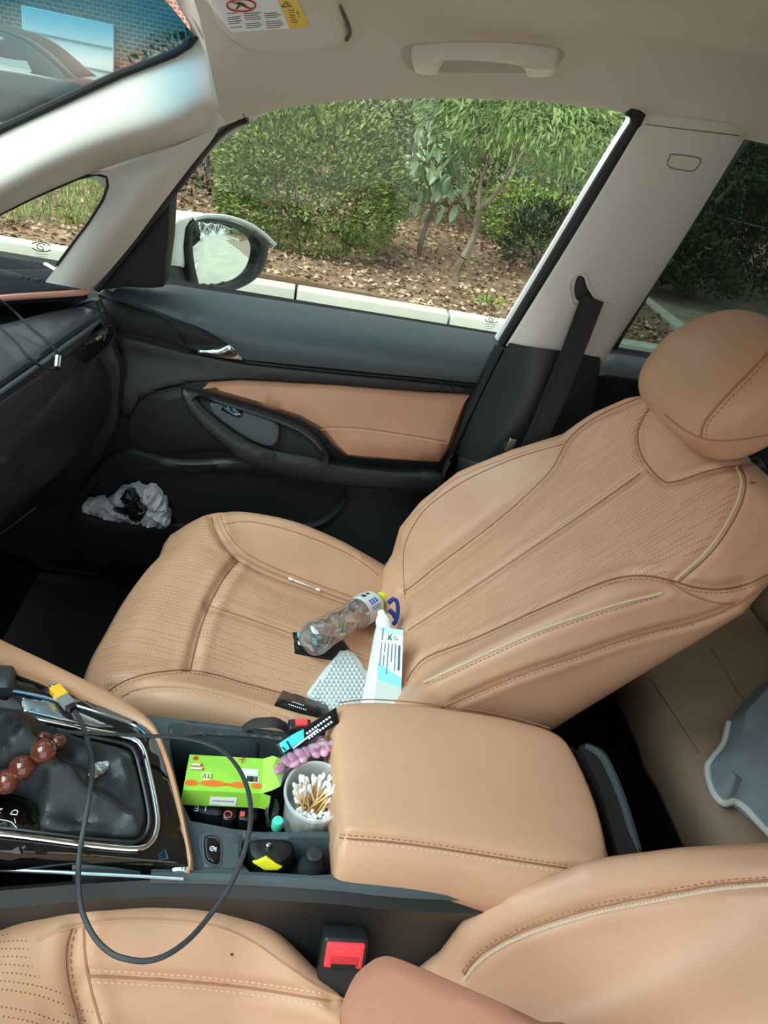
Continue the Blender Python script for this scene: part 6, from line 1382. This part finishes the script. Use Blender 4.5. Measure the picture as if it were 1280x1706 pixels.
for k in range(70):
    px, py = rng.normal(735, 38), rng.normal(268, 46)
    if not (668 < px < 800 and 185 < py < 372): continue
    p = onY(px, py, 6.35+rng.uniform(-.15, .2)); d = V((rng.normal()*.35, rng.normal()*.35, -1)).normalized()
    if lg is None:
        N = 9; rows = [[V((s*.030*math.sin(math.pi*min(1, t*.9+.08))**.8, abs(s)*.012, t*.11)) for s in (-1, -.5, 0, .5, 1)] for t in np.linspace(0, 1, N)]
        vs, fs = sheet(rows, .0008, V((0, 1, 0))); lg = bpy.data.meshes.new('leaf'); lg.from_pydata(vs, [], fs); lg.materials.append(pale_m); lg.polygons.foreach_set('use_smooth', [True]*len(fs))
    o = bpy.data.objects.new('leaf', lg); COL.objects.link(o); o.parent = sap; o.location = p-WLOC[sap.name]; q = d.to_track_quat('Z', 'Y'); o.rotation_mode = 'QUATERNION'; o.rotation_quaternion = q; s = rng.uniform(.8, 1.5); o.scale = (s, s, s)
tree('peach_tree', 'small tree with forked brown trunk and drooping lance leaves', (757, 485), 5.9, [(None, (772, 430, 5.9), .036, .030), ((772, 430, 5.9), (798, 350, 5.9), .030, .022), ((798, 350, 5.9), (850, 285, 5.8), .020, .010), ((798, 350, 5.9), (812, 270, 6.0), .018, .009), ((850, 285, 5.8), (930, 215, 5.7), .010, .005), ((812, 270, 6.0), (800, 190, 6.0), .010, .005), ((820, 322, 5.9), (900, 300, 5.9), .010, .004), ((850, 285, 5.8), (860, 180, 5.8), .008, .004)], bark, [(900, 200, 5.9, .75, .5, .32, 1500), (800, 190, 6.2, .5, .5, .28, 900), (1000, 205, 6.0, .5, .5, .4, 1000), (850, 120, 6.0, 1.3, .7, .4, 1400), (960, 270, 6.6, .5, .5, .25, 500)], peach_m, .085, .020, .9)
tree('garden_tree', 'olive-leaved tree standing behind the sapling in the verge', (655, 380), 7.6, [(None, (660, 330, 7.6), .03, .02), ((660, 330, 7.6), (690, 240, 7.6), .02, .01), ((660, 330, 7.6), (630, 230, 7.6), .016, .008), ((690, 240, 7.6), (720, 180, 7.6), .01, .005)], bark, [(690, 220, 7.7, .55, .5, .35, 900), (760, 330, 7.9, .5, .4, .35, 500), (640, 190, 7.8, .5, .5, .3, 500), (800, 260, 8.2, .7, .4, .5, 700)], olive_m, .075, .035, .3)
tree('wood_edge_tree', 'dense dark tree at the back of the verge behind the round shrub', (480, 330), 8.6, [(None, (490, 200, 8.6), .05, .03), ((490, 200, 8.6), (430, 120, 8.6), .03, .015), ((490, 200, 8.6), (560, 120, 8.6), .03, .015)], bark, [(420, 190, 8.6, 1.1, .6, .8, 2200), (560, 175, 8.6, .9, .6, .6, 1500), (320, 230, 8.6, .8, .6, .8, 1300)], dark_m, .085, .040, .2)
tree('wood_edge_tree', 'dense dark green tree behind the peach tree and hedge', (880, 380), 9.0, [(None, (890, 260, 9.0), .05, .03), ((890, 260, 9.0), (840, 150, 9.0), .03, .015), ((890, 260, 9.0), (980, 160, 9.0), .03, .015)], bark, [(830, 220, 9.0, 1.0, .6, .9, 1900), (960, 250, 9.2, 1.0, .6, .9, 1900), (720, 230, 9.1, .9, .6, .9, 1500), (1040, 200, 9, .9, .6, .8, 1300)], leafmat('mid_leaf', (56, 78, 44), (104, 126, 76), 3), .085, .036, .3)
# beyond the end of the verge, in the tinted rear window
tree('rear_tree', 'dark leafy tree with twisted bare twigs seen through the rear window', (1170, 450), 7.4, [(None, (1190, 340, 7.4), .05, .035), ((1190, 340, 7.4), (1150, 250, 7.3), .03, .012), ((1190, 340, 7.4), (1250, 260, 7.4), .03, .012), ((1165, 390, 7.4), (1110, 330, 7.3), .018, .006), ((1195, 360, 7.4), (1275, 380, 7.2), .015, .006)], bark, [(1180, 260, 7.5, .8, .5, .45, 1500), (1280, 240, 7.6, .8, .5, .6, 1500), (1120, 420, 7.3, .45, .4, .35, 1200), (1250, 300, 8.2, .8, .5, .5, 900)], dark_m, .085, .036, .2, root_z=.05)
shrub('dark_shrub', 'dark shrub at the verge corner seen through the rear window', 1150, 460, 7.2, .5, .4, .35, 1800, .06, .028, dark_m)
for (px_, py_, yy_, lab_) in ((1235, 430, 7.6, 'dark bush beside the paved lane seen through the rear window'), (1300, 400, 8.4, 'tall dark bush behind the headrest beyond the rear window'), (1200, 330, 9.6, 'deep green bush far behind the rear window twigs')):
    shrub('lane_bush', lab_, px_, py_, yy_, .9, .6, .7, 2600, .085, .036, dark_m)
tree('wood_edge_tree', 'dense dark tree at the far end of the verge beyond the pillar', (1100, 300), 9.6, [(None, (1110, 200, 9.6), .06, .04), ((1110, 200, 9.6), (1180, 100, 9.6), .03, .015)], bark, [(1100, 220, 9.6, 1.2, .6, 1.0, 2200), (1250, 200, 9.8, 1.3, .6, 1.0, 2200), (1000, 160, 9.8, 1.2, .6, .8, 1500), (640, 160, 9.8, 1.2, .6, .6, 1500)], dark_m, .10, .045, .2, root_z=.0)
pav = bpy.data.materials.new('brick_pavers'); pav.use_nodes = True; t = pav.node_tree; b_ = t.nodes['Principled BSDF']; b_.inputs['Roughness'].default_value = .9
tb_ = t.nodes.new('ShaderNodeTexBrick'); gg = t.nodes.new('ShaderNodeNewGeometry'); t.links.new(gg.outputs['Position'], tb_.inputs[0]); tb_.inputs['Scale'].default_value = 4
for k_, c_ in (('Color1', (128, 116, 102)), ('Color2', (148, 136, 122)), ('Mortar', (104, 98, 90))): tb_.inputs[k_].default_value = (*lin(c_), 1)
t.links.new(tb_.outputs[0], b_.inputs[0])
vs, fs = sheet([[V((x, y, .012)) for y in (4.0, 8, 14.0)] for x in (3.06, 6, 14)], .05, V((0, 0, -1)))
tag(mk('paved_lane', vs, fs, pav), 'brown brick paved side lane behind the verge', 'pavement', kind='structure')
# ---- leaf litter and grass
n = 9000; X = rng.uniform(-4, 2.85, n); Y_ = 4.95+4.0*rng.random(n)**1.4
Z = np.array([bedz(a, b) for a, b in zip(X, Y_)]); C = np.stack([X, Y_, Z+.012], 1); D = rng.normal(size=(n, 3)); D[:, 2] *= .25
h_ = n//2
tag(leaves('leaf_litter', C[:h_], D[:h_], .055, .030, leafmat('dry_leaf', (140, 118, 96), (206, 188, 164), 12, .8, .2)), 'dry pale brown leaves scattered over the soil', 'leaf litter', kind='stuff')
tag(leaves('leaf_litter', C[h_:], D[h_:], .05, .028, leafmat('dry_leaf_dark', (84, 66, 52), (132, 108, 86), 12, .8, .2)), 'darker brown dead leaves scattered over the soil', 'leaf litter', kind='stuff')
n = 2600; X = rng.uniform(-3.2, -1.3, n); Y_ = rng.uniform(5.3, 7.4, n); Z = np.array([bedz(a, b) for a, b in zip(X, Y_)])
D = rng.normal(size=(n, 3))*.35; D[:, 2] = 1; tag(leaves('grass', np.stack([X, Y_, Z], 1), D, .12, .010, lime_m), 'sparse green grass growing on the soil ahead', 'grass', kind='stuff')
# ---- shrubs further back, in the door mirror
for k in range(7):
    xx = 10.8+k*1.9; e = empty('verge_shrub', (xx, 6.0, .12), 'green shrub on the verge further back, seen in the door mirror', 'shrub', 'verge shrubs behind the car')
    Cc, Dd = blob((xx, 6.0+.3*(k % 2), .75), (.85, .7, .65), 900, .6); leaves('foliage', Cc, Dd, .12, .06, (bush_m, dark_m, olive_m)[k % 3], e)
for k in range(8):
    yy = -9+k*2.6; e = empty('far_tree', (30+k % 3, yy, 0), 'leafy tree far down the road, seen in the door mirror', 'tree', 'trees far behind the car')
    Cc, Dd = blob((30+k % 3, yy, 2.6), (1.8, 1.8, 2.3), 700, .5); leaves('foliage', Cc, Dd, .4, .2, (dark_m, olive_m)[k % 2], e)
    mk('trunk', *limb((30+k % 3, yy, 0), (30+k % 3, yy, 2.5), .12, .05), bark, e)
# ---- brick building with white doors
bld = empty('brick_building', (0, 14, -.4), 'red brick building with white garage doors behind the trees', 'building')
brick = bpy.data.materials.new('brickwork'); brick.use_nodes = True; t = brick.node_tree; bs_ = t.nodes['Principled BSDF']; bs_.inputs['Roughness'].default_value = .9
bt_ = t.nodes.new('ShaderNodeTexBrick'); gg = t.nodes.new('ShaderNodeNewGeometry'); mp = t.nodes.new('ShaderNodeMapping'); mp.inputs['Rotation'].default_value = (math.pi/2, 0, 0)
t.links.new(gg.outputs['Position'], mp.inputs[0]); t.links.new(mp.outputs[0], bt_.inputs[0]); bt_.inputs['Scale'].default_value = 4.2
for k_, c_ in (('Color1', (150, 92, 72)), ('Color2', (170, 112, 88)), ('Mortar', (176, 166, 154))): bt_.inputs[k_].default_value = (*lin(c_), 1)
bt_.inputs['Mortar Size'].default_value = .03; t.links.new(bt_.outputs[0], bs_.inputs[0])
def slab(name, x0, x1, z0, z1, y, th, m, par): return put(name, rbox(x1-x0, th, z1-z0, .01, 1), Matrix.Translation(((x0+x1)/2, y, z0)), m, par)
slab('wall', -14, 14, -.5, 5.5, 14.3, .4, brick, bld); slab('eaves', -14.2, 14.2, 5.3, 5.6, 14.1, .8, mat('eaves_red', (150, 70, 58), .7), bld)
wpaint = mat('white_door_paint', (214, 216, 212), .6); pane_m = mat('dark_window', (70, 84, 90), .1)
for x0 in (-9.6, -6.4, -4.6):
    d_ = slab('garage_door', x0, x0+1.35, -.4, 1.25, 14.05, .08, wpaint, bld)
    for k in range(1, 5): put('door_groove', rbox(1.3, .02, .02, 0), Matrix.Translation((x0+.675, 14.0, -.4+k*.33)), mat('groove_grey', (150, 152, 150), .7), d_)
for x0 in (-8.2, -7.9): w_ = slab('window', x0, x0+1.0, .9, 2.1, 14.08, .06, wpaint, bld); slab('pane', x0+.08, x0+.92, .98, 2.02, 14.04, .03, pane_m, w_)
slab('band', -14, -1.5, 2.2, 2.45, 14.05, .12, mat('band_white', (206, 206, 200), .7), bld)
# ---- parked saloon beyond the verge
pcx = empty('parked_car', (-4.4, 10.6, -.02), 'dark grey saloon car parked beyond the verge, seen through the windscreen', 'car')
cpaint = mat('dark_paint', (44, 52, 54), .15, coat=.8); cglass = mat('car_glass', (120, 140, 140), .05, spec=.8)
def csec(x, w, zb, zm, zt): return [V((x, 10.6-w, zb)), V((x, 10.6-w*1.03, (zb+zm)/2)), V((x, 10.6-w, zm)), V((x, 10.6-w*.78, zt)), V((x, 10.6, zt+.02)), V((x, 10.6+w*.78, zt)), V((x, 10.6+w, zm)), V((x, 10.6+w*1.03, (zb+zm)/2)), V((x, 10.6+w, zb))]
prof_b = [(-6.7, .72, .15, .45, .5), (-6.55, .84, .12, .52, .58), (-5.6, .88, .10, .62, .66), (-4.5, .88, .10, .64, .68), (-3.2, .88, .10, .66, .70), (-2.5, .84, .12, .62, .66), (-2.32, .74, .16, .52, .58)]
rows = loft_rows([csec(*p) for p in prof_b], 40, 40); vs, fs = sheet(rows, .02); mk('body', vs, fs, cpaint, pcx)
prof_r = [(-5.75, .70, .60, .64, .66), (-5.1, .68, .60, .86, .95), (-4.6, .66, .60, .95, 1.04), (-3.9, .66, .60, .96, 1.05), (-3.3, .66, .60, .88, .98), (-2.75, .70, .60, .64, .68)]
rows = loft_rows([csec(*p) for p in prof_r], 40, 36); vs, fs = sheet(rows, .02); mk('cabin', vs, fs, cpaint, pcx)
for x0, x1 in ((-5.25, -4.55), (-4.48, -3.75), (-3.68, -3.15)):
    mk('side_window', *sheet([[V((x0, 9.875, .68)), V((x1, 9.875, .68))], [V((x0+(.25 if x0 < -5 else .02), 9.985, .92)), V((x1-(.18 if x1 > -3.3 else .02), 9.985, .92))]], .02, V((0, 1, 0))), cglass, pcx, smooth=False)
tube('chrome_line', [V((-5.7, 9.87, .665)), V((-4.4, 9.855, .675)), V((-2.9, 9.87, .68))], .012, mat_chrome, pcx)
for xx in (-5.85, -3.15): put('wheel', lathe([(.20, -.1), (.30, -.1), (.31, 0), (.30, .1), (.20, .1)], 28), Matrix.Translation((xx, 9.85, .14)) @ Matrix.Rotation(math.pi/2, 4, 'X'), mat_rubber, pcx)
# ================================================================== DOOR MIRROR
mir = empty('door_mirror', onY(300, 470, 1.66), 'white door mirror with black bezel outside the passenger window', 'wing mirror')
mc0 = onY(378, 425, 1.80); din = (mc0-CAM).normalized(); dout = V((.985, .17, -.15)).normalized(); mn = (dout-din).normalized()
gl_px = [(321, 372), (335, 369), (365, 371), (395, 380), (418, 394), (430, 410), (429, 430), (420, 450), (400, 466), (370, 475), (345, 478), (331, 477), (325, 460), (319, 430), (317, 400)]
S_m = lambda x, y: (onP(x, y, mc0, mn), mn)
gl2 = [(374+(x-374)*1.04, 423+(y-423)*1.04) for x, y in gl_px]
plate('mirror_glass', gl2, S_m, mat('mirror_silver', (214, 226, 220), .01, metal=1), mir, h=0, edge=0, skirt=.003, step=7, lift=lambda x, y: -((S_m(x, y)[0]-mc0).length_squared)/(2*.75), sharp=0)
bez = [(306, 400), (308, 378), (318, 366), (335, 362), (365, 364), (400, 374), (428, 390), (443, 404), (441, 432), (430, 456), (408, 474), (375, 486), (345, 487), (326, 485), (312, 455)]
plate('bezel', bez, lambda x, y: (S_m(x, y)[0]+mn*.006, mn), mat_black, mir, h=.006, edge=5, skirt=.05, holes=[gl_px], step=9)
# white shell: from the bezel rim back to the foot
BZ = [onP(x, y, mc0, mn) for x, y in cat(bez, 60, True)]
bc = sum(BZ, V())/len(BZ); fdir = V((-1, .05, .02)).normalized()
rows = [[bc+(p-bc)*s+fdir*d for p in BZ]+[bc+(BZ[0]-bc)*s+fdir*d] for s, d in ((1.04, .005), (1.07, .03), (1.02, .07), (.85, .105), (.55, .128), (.05, .135))]
vs, fs = sheet(rows, .002, fdir*-1); mk('shell', vs, fs, mat_white, mir)
plate('shell_cheek', [(284, 376), (292, 362), (320, 358), (336, 361), (316, 368), (307, 380), (304, 410), (307, 446), (279, 442)], SP(onY(285, 370, 1.66), onY(335, 361, 1.74), onY(281, 440, 1.66)), mat_white, mir, h=.008, edge=6, skirt=.04, step=9, spline=False)
plate('mirror_foot', [(276, 440), (308, 446), (330, 487), (300, 482), (274, 478)], SP(onY(276, 440, 1.655), onY(330, 487, 1.74), onY(276, 478, 1.645)), mat_black, mir, h=.006, edge=5, skirt=.05, step=9, spline=False)
tube('shell_edge', [onP(x, y, mc0, mn)+mn*.012 for x, y in cat([(318, 362), (340, 358), (375, 361), (410, 373), (435, 390), (452, 406)], 24)], .005, mat('shell_grey', (190, 200, 200), .2), mir)
